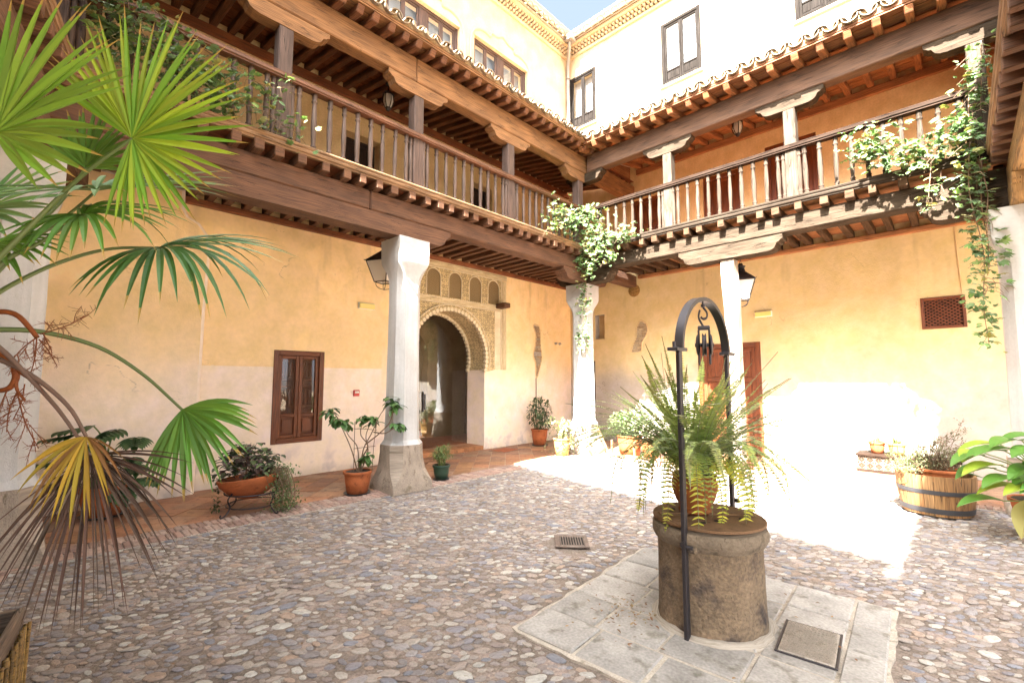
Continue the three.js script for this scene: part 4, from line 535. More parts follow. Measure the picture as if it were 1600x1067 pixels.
{
  const r = rng(52), pal = [[0.45, 0.21, 0.11], [0.41, 0.2, 0.11], [0.48, 0.26, 0.15], [0.38, 0.2, 0.13], [0.46, 0.24, 0.12], [0.43, 0.27, 0.18]]; const far = [], S = 0.3, d = S * Math.SQRT2; let n = 0;
  const tile = (x, z, cut) => { const s = S / 2 - 0.004; const g = new THREE.BufferGeometry(); let pl = [[0, -1], [1, 0], [0, 1], [-1, 0]].map(([a, b]) => [x + a * s * Math.SQRT2, z + b * s * Math.SQRT2]); for (const f of cut) { const o = []; for (let i = 0; i < pl.length; i++) { const A = pl[i], B = pl[(i + 1) % pl.length], fa = f(A), fb = f(B); if (fa >= 0) o.push(A); if (fa * fb < 0) { const t = fa / (fa - fb); o.push([lerp(A[0], B[0], t), lerp(A[1], B[1], t)]); } } pl = o; if (pl.length < 3) return; } const y = 0.01 + rr(-0.002, 0.003, r), pos = [], uv = []; for (let i = 1; i + 1 < pl.length; i++) for (const q of [pl[0], pl[i + 1], pl[i]]) { pos.push(q[0], y, q[1]); uv.push(q[0], q[1]); } for (let i = 0; i < pl.length; i++) { const A = pl[i], B = pl[(i + 1) % pl.length]; for (const q of [[A, y], [B, y], [B, -0.02], [A, y], [B, -0.02], [A, -0.02]]) { pos.push(q[0][0], q[1], q[0][1]); uv.push(q[0][0], q[0][1] + q[1]); } } g.setAttribute('position', new THREE.Float32BufferAttribute(pos, 3)); g.setAttribute('uv', new THREE.Float32BufferAttribute(uv, 2)); g.computeVertexNormals(); paint(g, pal[Math.floor(r() * pal.length)], 0.2, r); if (n++ < 295) obj('tile', g, M.tileFloor, walk); else far.push(g); };
  const left = [(q) => -6.245 - q[0], (q) => q[0] - XL - 0.003, (q) => q[1] - ZB - 0.003, (q) => 0.5 - q[1]], back = [(q) => -8.565 - q[1], (q) => q[1] - ZB - 0.003, (q) => q[0] + 6.24, (q) => 2.6 - q[0]];
  for (const [cut, x0, x1, z0, z1] of [[left, XL - 0.2, -6.1, 0.5, ZB], [back, -6.4, 2.6, -8.4, ZB - 0.3]]) for (let j = 0, z = z0; z > z1 - 0.2; z -= d / 2, j++) for (let x = x0 + (j % 2) * d / 2; x < x1 + 0.2; x += d) tile(x, z, cut);
  if (far.length) obj('tiles', far, M.tileFloor, walk).userData.kind = 'stuff';
}
// stone slabs round the well
const paving = structGroup('well_paving');
{
  const cx = (SLAB.x0 + SLAB.x1) / 2, cz = (SLAB.z0 + SLAB.z1) / 2; paving.position.set(cx, 0, cz); paving.rotation.y = SLAB.turn; const W = (SLAB.x1 - SLAB.x0) / 2, L = (SLAB.z1 - SLAB.z0) / 2, r = rng(61);
  { const e = []; const put = (x, z) => e.push([x + 0.045 * n3(x * 5 + 2, z * 5, 61), z + 0.045 * n3(x * 5, z * 5 + 8, 63)]); for (let k = 0; k < 40; k++) put(lerp(-W, W, k / 40), -L - 0.02); for (let k = 0; k < 40; k++) put(W + 0.02, lerp(-L, L, k / 40)); for (let k = 0; k < 40; k++) put(lerp(W, -W, k / 40), L + 0.02); for (let k = 0; k < 40; k++) put(-W - 0.02, lerp(L, -L, k / 40)); const g = extr(poly(e.map(([x, z]) => [x, -z])), 0.09); g.rotateX(-Math.PI / 2); g.translate(0, -0.09, 0); obj('joint_bed', g, M.joint, paving); }
  const rows = [-L, -L + 0.42, -L + 0.8, -L + 1.2, -L + 1.56, L]; rows.forEach((z, j) => { if (j === rows.length - 1) return; const z2 = rows[j + 1]; let x = -W; const off = j % 2 ? 0.06 : 0; for (const w of [0.44 - off, 0.42, 0.4 + off, 0.38, 0.9]) { const x2 = Math.min(W, x + w); if (x2 - x < 0.05) break; const g = cb(x + 0.009 + rr(0, 0.006, r), -0.05, z + 0.009, x2 - 0.009, 0.011 + rr(-0.004, 0.004, r), z2 - 0.009 - rr(0, 0.006, r), 0.008); g.rotateX(rr(-0.004, 0.004, r)); const k = rr(0.46, 0.62, r); paint(g, [k * 0.92, k * 0.885, k * 0.85], 0.06, r); obj('slab', g, M.slab, paving); x = x2; } });
}
// ================================================================ leaves
class Leaves {
  constructor(seed) { this.p = []; this.c = []; this.r = rng(seed); }
  // one leaf: folded along its midrib, bent downwards, 'n' segments long
  leaf(o, dir, up, len, wid, col, { fold = 0.25, droop = 0.3, n = 3, base = 0.1, peak = 0.45, jit = 0.22, tip } = {}) {
    const d = dir.clone().normalize(), s = V().crossVectors(d, up); if (s.lengthSq() < 1e-6) s.set(1, 0, 0); s.normalize(); const u = V().crossVectors(s, d).normalize(), k = 1 + (this.r() * 2 - 1) * jit, kb = 1 + (this.r() * 2 - 1) * jit * 0.5, cc = [col[0] * k * kb, col[1] * k, col[2] * k]; let prev = null; const q = o.clone(), step = len / n, dd = d.clone(), uu = u.clone();
    for (let i = 0; i <= n; i++) {
      const t = i / n, w = wid * 0.5 * (t < peak ? lerp(base, 1, Math.sin(t / peak * Math.PI / 2)) : Math.cos((t - peak) / (1 - peak) * Math.PI / 2)), L = q.clone().addScaledVector(s, w).addScaledVector(uu, w * fold), Rr = q.clone().addScaledVector(s, -w).addScaledVector(uu, w * fold), cur = [L, q.clone(), Rr];
      if (prev) { const c2 = tip && i === n ? tip : cc; this.quad(prev[0], prev[1], cur[1], cur[0], c2); this.quad(prev[1], prev[2], cur[2], cur[1], c2); } prev = cur;
      q.addScaledVector(dd, step); dd.y -= droop / n * 1.2; dd.normalize(); uu.crossVectors(s, dd).normalize();
    }
  }
  tri(a, b, c, col) { for (const v of [a, b, c]) { this.p.push(v.x, v.y, v.z); this.c.push(...col); } }
  quad(a, b, c, d, col) { if (a.distanceToSquared(d) > 1e-9 || a.distanceToSquared(b) > 1e-9) this.tri(a, b, c, col); if (c.distanceToSquared(d) > 1e-9) this.tri(a, c, d, col); }
  get empty() { return !this.p.length; }
  geo() { const g = new THREE.BufferGeometry(); g.setAttribute('position', new THREE.Float32BufferAttribute(this.p, 3)); g.setAttribute('color', new THREE.Float32BufferAttribute(this.c, 3)); g.setAttribute('uv', new THREE.Float32BufferAttribute(new Float32Array(this.p.length / 3 * 2), 2)); g.computeVertexNormals(); return g; }
}
const rdir = (r) => { const z = r() * 2 - 1, a = r() * Math.PI * 2, s = Math.sqrt(1 - z * z); return V(s * Math.cos(a), z, s * Math.sin(a)); };
const gauss = (r) => (r() + r() + r() + r() - 2) * 0.9;
// ================================================================ climbing plants
const GREENS = [[0.1, 0.19, 0.035], [0.13, 0.24, 0.045], [0.075, 0.15, 0.035], [0.18, 0.27, 0.06], [0.11, 0.18, 0.06], [0.1, 0.2, 0.04], [0.26, 0.24, 0.05], [0.07, 0.13, 0.03]];
function vine(label, stems, blobs, seed, size = 0.075) {
  const t = thing('climbing_plant', label, 'climbing plant'), r = rng(seed), L = new Leaves(seed + 1), st = [];
  const spray = (p) => { const out = rdir(r); out.y = out.y * 0.5 + 0.15; out.normalize(); const up = rdir(r).multiplyScalar(0.5).add(V(0.25, 0.8, 0.5)), col = GREENS[Math.floor(r() * GREENS.length)], s = size * rr(0.5, 1.35, r) * (r() < 0.2 ? 0.6 : 1), side = V().crossVectors(out, up).normalize(); const f = p.clone().addScaledVector(out, 0.05); for (let k = -2; k <= 2; k++) { const d = out.clone().addScaledVector(side, k * 0.62).normalize(); L.leaf(f, d, up, s * (1.15 - 0.16 * Math.abs(k)), s * 0.46, col, { n: 3, droop: 0.5 }); } };
  for (const { pts, n, sp, rad = 0.008 } of stems) { const c = new THREE.CatmullRomCurve3(pts.map((p) => V(...p))); st.push(taper(pts.map((p) => V(...p)), rad, rad * 0.4, 24, 4)); for (let k = 0; k < n; k++) { const p = c.getPoint(r()); spray(p.add(V(gauss(r) * sp, gauss(r) * sp, gauss(r) * sp))); } for (let k = 0; k < n / 9; k++) { const p = c.getPoint(r() * 0.95), q = p.clone().add(V(gauss(r) * sp * 2, -rr(0.05, 0.25, r), gauss(r) * sp * 2)); st.push(taper([p, p.clone().lerp(q, 0.5).add(V(0.03, 0.04, 0.02)), q], 0.004, 0.002, 5, 3)); } }
  for (const [x, y, z, a, b, c, n] of blobs) for (let k = 0; k < n; k++) spray(V(x + gauss(r) * a, y + gauss(r) * b, z + gauss(r) * c));
  obj('stem', st, M.stem, t); obj('foliage', L.geo(), M.leaf, t); return t;
}
vine('dense climbing plant massed over the far corner railing and trailing down the corner pillar',
  [{ pts: [[-5.62, 4.55, -6.75], [-5.6, 4.75, -7.2], [-5.62, 4.95, -7.6], [-5.66, 5.2, -8.1], [-5.6, 5.3, -8.3]], n: 150, sp: 0.16 }, { pts: [[-5.7, 5.2, -8.25], [-5.4, 4.75, -8.05], [-5.0, 4.5, -8.0], [-4.5, 4.52, -8.0]], n: 110, sp: 0.13 }, { pts: [[-5.78, 4.3, -8.15], [-5.8, 3.7, -8.16], [-5.83, 3.2, -8.2], [-5.85, 2.6, -8.24], [-5.84, 2.25, -8.22]], n: 190, sp: 0.12 }, { pts: [[-5.75, 4.1, -8.2], [-5.77, 3.3, -8.22], [-5.8, 2.0, -8.26], [-5.84, 0.9, -8.24], [-5.83, 0.05, -8.2]], n: 10, sp: 0.03 }],
  [[-5.5, 4.7, -8.0, 0.44, 0.5, 0.22, 240], [-5.2, 4.25, -7.95, 0.36, 0.24, 0.16, 130], [-5.6, 4.1, -8.05, 0.22, 0.3, 0.16, 130], [-5.62, 4.85, -7.2, 0.1, 0.28, 0.4, 230], [-4.75, 4.5, -7.95, 0.36, 0.12, 0.12, 110], [-5.7, 5.2, -8.1, 0.22, 0.16, 0.14, 110]], 900);
vine('climbing plant on the sunlit railing with a long strand hanging by the right pillar',
  [{ pts: [[0.3, 5.6, -8.1], [0.26, 5.1, -8.12], [0.24, 4.6, -8.06], [0.2, 4.0, -8.1], [0.28, 3.2, -8.14], [0.24, 2.5, -8.12], [0.26, 2.0, -8.1]], n: 400, sp: 0.13 }, { pts: [[0.28, 4.8, -8.1], [-0.1, 4.55, -8.05], [-0.5, 4.7, -8.1], [-0.95, 4.9, -8.12]], n: 170, sp: 0.15 }, { pts: [[-0.12, 4.5, -8.0], [-0.16, 4.15, -7.98], [-0.2, 3.8, -7.98]], n: 36, sp: 0.08 }, { pts: [[0.42, 5.9, -8.1], [0.4, 5.5, -8.1], [0.36, 5.0, -8.1]], n: 50, sp: 0.1 }, { pts: [[0.34, 4.4, -8.1], [0.3, 3.8, -8.18], [0.33, 3.3, -8.2], [0.3, 2.9, -8.18]], n: 90, sp: 0.1 }, { pts: [[0.3, 4.4, -8.12], [0.36, 3.9, -8.14], [0.3, 3.5, -8.2]], n: 6, sp: 0.04 }],
  [[-0.75, 4.95, -8.12, 0.3, 0.24, 0.12, 190], [-0.35, 4.6, -8.05, 0.32, 0.2, 0.1, 150], [0.1, 4.85, -8.15, 0.18, 0.3, 0.1, 90]], 910);
vine('green climbing plant woven through the shaded railing behind the palm leaves',
  [{ pts: [[-5.7, 5.5, -0.35], [-5.68, 5.0, -0.5], [-5.7, 4.7, -1.0], [-5.7, 4.75, -1.6], [-5.72, 4.6, -2.1]], n: 330, sp: 0.2 }, { pts: [[-5.75, 5.4, -0.6], [-5.74, 5.2, -1.1], [-5.75, 5.1, -1.7], [-5.76, 5.25, -2.0]], n: 60, sp: 0.09 }], [[-5.72, 4.9, -1.0, 0.1, 0.28, 0.5, 380], [-5.7, 5.0, -0.3, 0.1, 0.35, 0.15, 130]], 920);
// ================================================================ lanterns and fittings
function lantern(label, x, y, z, k, chain, turn = 0.5) { // y: underside of the glass
  const t = thing('hanging_lantern', label, 'lantern', [x, y, z], turn); const a = 0.11 * k, b = 0.205 * k, h = 0.33 * k; const P = (s, i, yy) => V(Math.cos(Math.PI / 4 + i * Math.PI / 2) * s * 1.414, yy, Math.sin(Math.PI / 4 + i * Math.PI / 2) * s * 1.414); const fr = [], gl = [];
  for (let i = 0; i < 4; i++) { fr.push(tube([P(a, i, 0), P(b, i, h)], 0.008 * k, 2, 5), tube([P(a, i, 0), P(a, i + 1, 0)], 0.008 * k, 2, 5), tube([P(b, i, h), P(b, i + 1, h)], 0.011 * k, 2, 5), tube([P(b, i, h + 0.005), P(b * 1.12, i, h + 0.012)], 0.007 * k, 2, 4)); fr.push(tube([P(a * 0.8, i, 0), P(a * 0.85, i, -0.05 * k), P(a * 0.5, i, -0.1 * k), V(0, -0.12 * k, 0)], 0.006 * k, 6, 4)); }
  obj('frame', fr, M.iron, t);
  for (let i = 0; i < 4; i++) { const q = [P(a * 0.97, i, 0.004), P(a * 0.97, i + 1, 0.004), P(b * 0.97, i + 1, h - 0.004), P(b * 0.97, i, h - 0.004)], g = new THREE.BufferGeometry(); const o = []; for (const j of [0, 1, 2, 0, 2, 3]) o.push(q[j].x, q[j].y, q[j].z); g.setAttribute('position', new THREE.Float32BufferAttribute(o, 3)); g.computeVertexNormals(); obj('pane', clean(g), M.frosted, t); }
  const rf = new THREE.CylinderGeometry(0.07 * k, b * 1.5, 0.17 * k, 4, 1).rotateY(Math.PI / 4); rf.translate(0, h + 0.095 * k, 0); obj('roof', [clean(rf.toNonIndexed()), cyl(0.055 * k, 0.075 * k, 0.06 * k, 0, h + 0.21 * k, 0, 4), cyl(0.085 * k, 0.06 * k, 0.03 * k, 0, h + 0.255 * k, 0, 8), cyl(0.03 * k, 0.05 * k, 0.06 * k, 0, h + 0.29 * k, 0, 8)], M.iron, t);
  const ch = []; for (let yy = h + 0.32 * k, i = 0; yy < chain - 0.02; yy += 0.045, i++) { const g = new THREE.TorusGeometry(0.02, 0.005, 5, 10); g.scale(0.75, 1.3, 1); if (i % 2) g.rotateY(Math.PI / 2); g.translate(0, yy + 0.02, 0); ch.push(g); } obj('chain', ch, M.iron, t); return t;
}
lantern('black iron lantern with frosted panes hanging just right of the whitish wooden post', -2.83, 3.08, -8.98, 1.05, 1.22, 0.35);
lantern('black iron lantern with frosted panes hanging half behind the pillar of the carved doorway', -6.9, 3.25, -3.98, 1.05, 1.05, 0.4);
function smallLantern(label, x, y, z, top) { const t = thing('gallery_lantern', label, 'lantern', [x, y, z]); obj('frame', [...[0, 1, 2, 3, 4, 5].map((i) => { const a = i * Math.PI / 3; return tube([[Math.cos(a) * 0.05, 0, Math.sin(a) * 0.05], [Math.cos(a) * 0.1, 0.12, Math.sin(a) * 0.1], [Math.cos(a) * 0.085, 0.24, Math.sin(a) * 0.085]], 0.008, 6, 4); }), cyl(0.055, 0.03, 0.05, 0, -0.02, 0, 8), cyl(0.03, 0.11, 0.08, 0, 0.28, 0, 8), cyl(0.015, 0.02, 0.06, 0, 0.34, 0, 6)], M.iron, t); obj('glass', [lathe([[0.045, 0.0], [0.088, 0.12], [0.075, 0.235]], 10)], M.frosted, t); obj('rod', [tube([[0, 0.34, 0], [0, top * 0.6, 0], [0, top, 0]], 0.008, 4, 4), cyl(0.05, 0.05, 0.02, 0, top, 0, 10)], M.iron, t); }
smallLantern('small lantern under the ceiling of the sunlit back gallery', -2.91, 6.47, -9.4, 0.42);
smallLantern('small lantern under the dark ceiling of the left gallery', -7.0, 6.4, -4.03, 0.44);
function emergency(label, pos, turn) { const t = thing('emergency_light', label, 'emergency light', pos, turn); obj('housing', [cb(-0.17, -0.05, 0.0, 0.17, 0.075, 0.035, 0.01)], M.plasticWhite, t); obj('diffuser', [cb(-0.155, -0.04, 0.036, 0.155, 0.06, 0.06, 0.015)], M.plasticYellow, t); }
emergency('small yellowish emergency light on the left wall above the wooden window', [XL, 2.99, -4.26], Math.PI / 2);
emergency('small yellowish emergency light on the back wall above the brown door', [-2.94, 2.99, ZB], 0);
{ const t = thing('fire_alarm', 'small square red fire alarm button on the left wall', 'alarm', [XL, 1.37, -4.1], Math.PI / 2); obj('box', [cb(-0.055, -0.055, 0, 0.055, 0.055, 0.045, 0.008)], M.red, t); obj('plate', [cb(-0.038, -0.002, 0.0455, -0.004, 0.036, 0.048, 0.002), cb(0.002, -0.002, 0.0455, 0.038, 0.036, 0.048, 0.002)], M.plasticWhite, t); }
// ================================================================ drain, manhole, hatch
function quadPlace(t, p) { const c = p.reduce((a, q) => [a[0] + q[0] / 4, a[1] + q[1] / 4], [0, 0]); t.position.set(c[0], 0.0, c[1]); return Math.atan2(-(p[1][1] - p[0][1]), p[1][0] - p[0][0]); }
{ const t = thing('drain_grate', 'rusty square drain grate sunk in the cobbles', 'drain'); t.rotation.y = quadPlace(t, [[-3.1, -3.79], [-2.86, -4.0], [-2.66, -3.8], [-2.88, -3.57]]); const W = 0.165; obj('frame', frame4(-W, -W, W, W, 0.05, 0.0, 0.022).map((g) => g.rotateX(-Math.PI / 2)), M.castIron, t); obj('pit', cb(-W + 0.03, -0.02, -W + 0.03, W - 0.03, 0.0135, W - 0.03, 0.001), M.black, t); for (let k = 0; k < 9; k++) obj('bar', cb(-0.112 + k * 0.025, 0.006, -W + 0.04, -0.112 + k * 0.025 + 0.011, 0.021, W - 0.04, 0.002), M.castIron, t); }
{ const t = thing('manhole_cover', 'worn metal manhole plate set in the slabs beside the well', 'manhole cover', [-0.76, 0.016, -3.37], 0.1); obj('plate', [cb(-0.14, -0.03, -0.21, 0.14, 0.006, 0.21, 0.004)], M.plate, t); const l = []; const r = rng(3); for (let j = 0; j < 26; j++) for (let i = 0; i < 13; i++) l.push(cb(-0.13 + i * 0.02 + (j % 2) * 0.01, 0.008, -0.2 + j * 0.0155, -0.13 + i * 0.02 + 0.013 + (j % 2) * 0.005, 0.0105 + r() * 0.002, -0.2 + j * 0.0155 + 0.006, 0.001)); obj('treads', l, M.plate, t).userData.kind = 'stuff'; obj('edge', frame4(-0.155, -0.225, 0.155, 0.225, 0.013, -0.006, 0.004).map((g) => g.rotateX(-Math.PI / 2)), M.iron, t); }
{ const t = thing('floor_hatch', 'tiled floor hatch with thin metal rim before the left wall', 'hatch', [-7.6, 0.012, -7.55], 0.15); obj('rim', frame4(-0.24, -0.3, 0.24, 0.3, 0.02, 0, 0.008).map((g) => g.rotateX(-Math.PI / 2)), M.castIron, t); obj('lid', cb(-0.219, -0.006, -0.279, 0.219, 0.006, 0.279, 0.002), M.terracotta, t); }
// ================================================================ the well
{
  const t = thing('stone_well', 'old round stone well head with rusty lid and tall black iron arch', 'well', [WELL[0], 0, WELL[1]]); const N = 40;
  const prof = [[0.338, 0.0], [0.342, 0.05], [0.337, 0.1], [0.335, 0.3], [0.332, 0.5], [0.334, 0.53]], rimP = [[0.334, 0.528], [0.352, 0.548], [0.366, 0.578], [0.368, 0.612], [0.358, 0.64], [0.335, 0.654], [0.24, 0.655], [0.2, 0.65]];
  const drum = (pr) => { const g = lathe(pr, N), p = g.attributes.position, uv = g.attributes.uv; for (let i = 0; i < p.count; i++) { const x = p.getX(i), y = p.getY(i), z = p.getZ(i), a = Math.atan2(z, x), q = 1 + 0.016 * Math.abs(Math.cos(4 * a + 0.3)) * 2 - 0.016 + 0.03 * n3(Math.cos(a) * 1.5 + 4, y * 3 + Math.sin(a) * 1.5, 31) + 0.012 * n3(Math.cos(a) * 5 + 4, y * 9 + Math.sin(a) * 5, 33); p.setXYZ(i, x * q, y, z * q); uv.setXY(i, uv.getX(i) * 2.1, y + (y > 0.65 ? Math.hypot(x, z) : 0)); } return toCreasedNormals(mergeVertices(g, 1e-4).toNonIndexed(), 0.7); };
  obj('kerb', drum(prof.flatMap((q, i) => (i && q[1] - prof[i - 1][1] > 0.15 ? [1, 2, 3].map((k) => [0, 1].map((e) => lerp(prof[i - 1][e], q[e], k / 4))).concat([q]) : [q]))), M.wellStone, t); obj('rim', drum(rimP), M.wellRim, t);
  const mr = lathe([[0.33, 0.03], [0.36, 0.026], [0.4, 0.0]], N); obj('mortar_fillet', wobble(mr, 0.03, 5), M.joint, t);
  for (const s of [-1, 1]) { const sh = new THREE.Shape(); sh.absarc(0, 0, 0.352, s > 0 ? -Math.PI / 2 : Math.PI / 2, s > 0 ? Math.PI / 2 : Math.PI * 1.5, false); sh.closePath(); const l = extr(sh, 0.012, { curveSegments: 24, bevelEnabled: true, bevelSize: 0.003, bevelThickness: 0.003, bevelSegments: 1 }); l.rotateX(-Math.PI / 2); l.rotateY(-0.35); l.translate(s * 0.004, 0.664, -s * 0.002); obj('lid', l, M.rust, t); }
  const lb = []; for (const [x, z] of [[0.1, 0.1], [0.2, -0.06], [-0.22, 0.08], [-0.24, 0.02], [-0.2, 0.14], [0.05, 0.2]]) lb.push(cyl(0.018, 0.018, 0.003, x, 0.6812, z, 10)); obj('lid_hole', lb, M.black, t);
  obj('lid_bar', [cb(-0.01, 0.681, -0.33, 0.02, 0.695, 0.33, 0.003).rotateY(-0.9)], M.rust, t);
  const A = V(0.0, 0, 0.375), B = V(0.035, 0, -0.375); const bar = (q, y0, y1) => cb(q.x - 0.013, y0, q.z - 0.022, q.x + 0.013, y1, q.z + 0.022, 0.003);
  obj('upright', bar(A, 0.0, 1.8), M.iron, t); obj('upright', bar(B, 0.0, 1.8), M.iron, t);
  const arc = [], R = 0.365, n = 26; { const pos = [], ix = []; for (let k = 0; k <= n; k++) { const a = Math.PI * k / n, z = Math.cos(a) * R, y = 1.8 + Math.sin(a) * R * 1.02, x = 0.0175 - z / 0.375 * 0.0175; for (const [dr, dx] of [[-0.014, -0.028], [0.014, -0.028], [0.014, 0.028], [-0.014, 0.028]]) pos.push(x + dx, y + Math.sin(a) * dr, z + Math.cos(a) * dr); } for (let k = 0; k < n; k++) for (let j = 0; j < 4; j++) { const a = k * 4 + j, b = k * 4 + (j + 1) % 4; ix.push(a, b, a + 4, b, b + 4, a + 4); } const q = new THREE.BufferGeometry(); q.setAttribute('position', new THREE.Float32BufferAttribute(pos, 3)); q.setIndex(ix); const h = q.toNonIndexed(); h.computeVertexNormals(); arc.push(toCreasedNormals(h, 0.6)); }
  obj('arch', arc, M.iron, t); obj('flange', [cb(-0.035, 1.79, 0.32, 0.035, 1.812, 0.47, 0.003), cb(0.0, 1.79, -0.46, 0.07, 1.812, -0.32, 0.003), cyl(0.012, 0.012, 0.06, 0.0, 1.82, 0.44, 8)], M.iron, t);
  obj('bolt', [cyl(0.014, 0.014, 0.05, 0, 0, 0, 8).rotateZ(Math.PI / 2).translate(0.03, 0.56, 0.375), cyl(0.02, 0.02, 0.012, 0, 0, 0, 6).rotateX(Math.PI / 2).translate(0, 0.58, 0.402), cyl(0.016, 0.016, 0.03, 0, 0, 0, 8).rotateZ(Math.PI / 2).translate(0.07, 0.72, -0.375), cyl(0.01, 0.01, 0.02, 0.02, 1.32, 0.4, 6).rotateX(0)], M.iron, t);
  obj('bracket', [wobble(cb(0.01, 0.53, 0.34, 0.075, 0.57, 0.385, 0.012), 0.012, 8)], M.wellStone, t);
}
{
  const t = thing('well_pulley', 'black iron pulley block hanging from hook under the arch of the well', 'pulley', [WELL[0] + 0.018, 0, WELL[1]], 0.4); const m = M.iron;
  obj('hook', [tube([[0, 2.16, 0], [0, 2.12, 0], [0.02, 2.1, 0], [0.04, 2.075, 0], [0.035, 2.045, 0], [0.0, 2.035, 0], [-0.03, 2.05, 0]].map(([x, y, z]) => [x, y, z]), 0.01, 24, 7), tube([[-0.035, 2.1, 0], [-0.05, 2.05, 0], [-0.02, 2.0, 0], [0, 1.975, 0]], 0.011, 12, 7), cyl(0.024, 0.024, 0.02, 0, 2.13, 0, 8)], m, t);
  obj('block_frame', [cb(-0.065, 1.955, -0.03, 0.065, 1.985, 0.03, 0.008), cb(-0.068, 1.71, -0.02, -0.045, 1.96, 0.02, 0.008), cb(0.045, 1.71, -0.02, 0.068, 1.96, 0.02, 0.008), new THREE.SphereGeometry(0.05, 10, 8).scale(0.45, 1.5, 1.05).translate(-0.07, 1.85, 0), new THREE.SphereGeometry(0.05, 10, 8).scale(0.45, 1.5, 1.05).translate(0.07, 1.85, 0), cyl(0.014, 0.014, 0.2, 0, 0, 0, 8).rotateZ(Math.PI / 2).translate(0, 1.85, 0)], m, t);
  const w = lathe([[0.02, -0.022], [0.075, -0.022], [0.085, -0.016], [0.066, 0], [0.085, 0.016], [0.075, 0.022], [0.02, 0.022]], 22); w.rotateZ(Math.PI / 2); w.translate(0, 1.85, 0); obj('wheel', w, m, t); t.scale.set(0.62, 1, 0.9);
}
// ================================================================ pots
function potGeo(rb, rt, h, rim = 0.02, seg = 22) { const w = 0.014; return lathe([[0.001, 0], [rb, 0], [lerp(rb, rt, 0.5) + 0.004, h * 0.5], [rt - rim * 0.4, h - rim * 2], [rt - rim * 0.2, h - rim * 1.9], [rt + rim * 0.5, h - rim * 1.6], [rt + rim * 0.5, h - 0.004], [rt + rim * 0.3, h], [rt - w, h], [rt - w * 1.2, h - 0.03], [0.001, h - 0.035]], seg); }
function addPot(t, rb, rt, h, m, saucer = true, y = 0) { const g = potGeo(rb, rt, h); g.translate(0, y + (saucer ? 0.018 : 0), 0); const uv = g.attributes.uv; for (let i = 0; i < uv.count; i++) uv.setXY(i, uv.getX(i) * 1.1, g.attributes.position.getY(i)); obj('pot', g, m, t); obj('soil', cyl(rt - 0.018, rt - 0.018, 0.01, 0, y + h - 0.016 + (saucer ? 0.018 : 0), 0, 18), M.soil, t); if (saucer) obj('saucer', lathe([[0.001, 0.0], [rb * 1.15, 0.0], [rb * 1.32, 0.022], [rb * 1.28, 0.024], [rb * 1.12, 0.008], [0.001, 0.008]], 20), mat(C(0.03, 0.035, 0.04), { roughness: 0.5 }), t); }
// shrub with a few bare branches (right of the wooden window)
{
  const t = thing('potted_shrub', 'tall sparse shrub with thin bare stems in terracotta pot left of the pillar', 'potted plant', [-6.22, 0.012, -3.24]); addPot(t, 0.14, 0.19, 0.3, M.potOrange); const L = new Leaves(31), st = [], r = L.r;
  // branch ends in the plane that faces the court: a along (0.716,0,-0.698), height
  const S = (a, y, d = 0) => V(a * 0.716 + d * 0.698, y, -a * 0.698 + d * 0.716);
  const br = [[[0, 0.3], [-0.1, 0.6], [-0.24, 0.92], [-0.32, 1.02]], [[0.02, 0.3], [-0.02, 0.66], [-0.16, 0.82], [-0.22, 0.98]], [[0.03, 0.3], [0.08, 0.62], [0.2, 0.85], [0.3, 1.1], [0.45, 1.3]], [[0.04, 0.3], [0.14, 0.6], [0.1, 0.8], [0.18, 1.02]], [[0.1, 0.68], [0.3, 0.84], [0.44, 1.0], [0.5, 1.24]], [[0.05, 0.5], [0.12, 0.66], [0.02, 0.82], [0.06, 1.05]], [[0.2, 0.85], [0.38, 0.84], [0.55, 0.95]], [[-0.24, 0.92], [-0.34, 1.1], [-0.44, 1.15]], [[0.02, 0.3], [0.06, 0.45], [0.12, 0.5]]];
  for (const b of br) { const pts = b.map(([a, y], i) => S(a, y, gauss(r) * 0.04)); st.push(taper(pts, 0.011, 0.005, 14, 5)); const e = pts.at(-1), n = 22; for (let k = 0; k < n; k++) { const o = e.clone().add(V(gauss(r) * 0.06, gauss(r) * 0.05, gauss(r) * 0.06)); const d = rdir(r); d.y = -Math.abs(d.y) * 0.5 + 0.1; L.leaf(o, d, V(0, 1, 0), rr(0.1, 0.17, r), rr(0.055, 0.085, r), [0.06, 0.14, 0.03], { droop: 0.7, n: 4 }); } }
  st.push(tube([S(-0.06, 0.3), S(-0.06, 0.7), S(-0.06, 1.0)], 0.005, 4, 4), tube([S(0.2, 0.3), S(0.22, 0.7), S(0.26, 1.05)], 0.005, 4, 4), tube([S(-0.07, 0.62), S(0.08, 0.64), S(0.24, 0.66)], 0.004, 4, 4), tube([S(-0.07, 0.9), S(0.08, 0.9), S(0.26, 0.88)], 0.004, 4, 4));
  obj('stem', st, M.stem, t); obj('foliage', L.geo(), M.leafGloss, t);
}
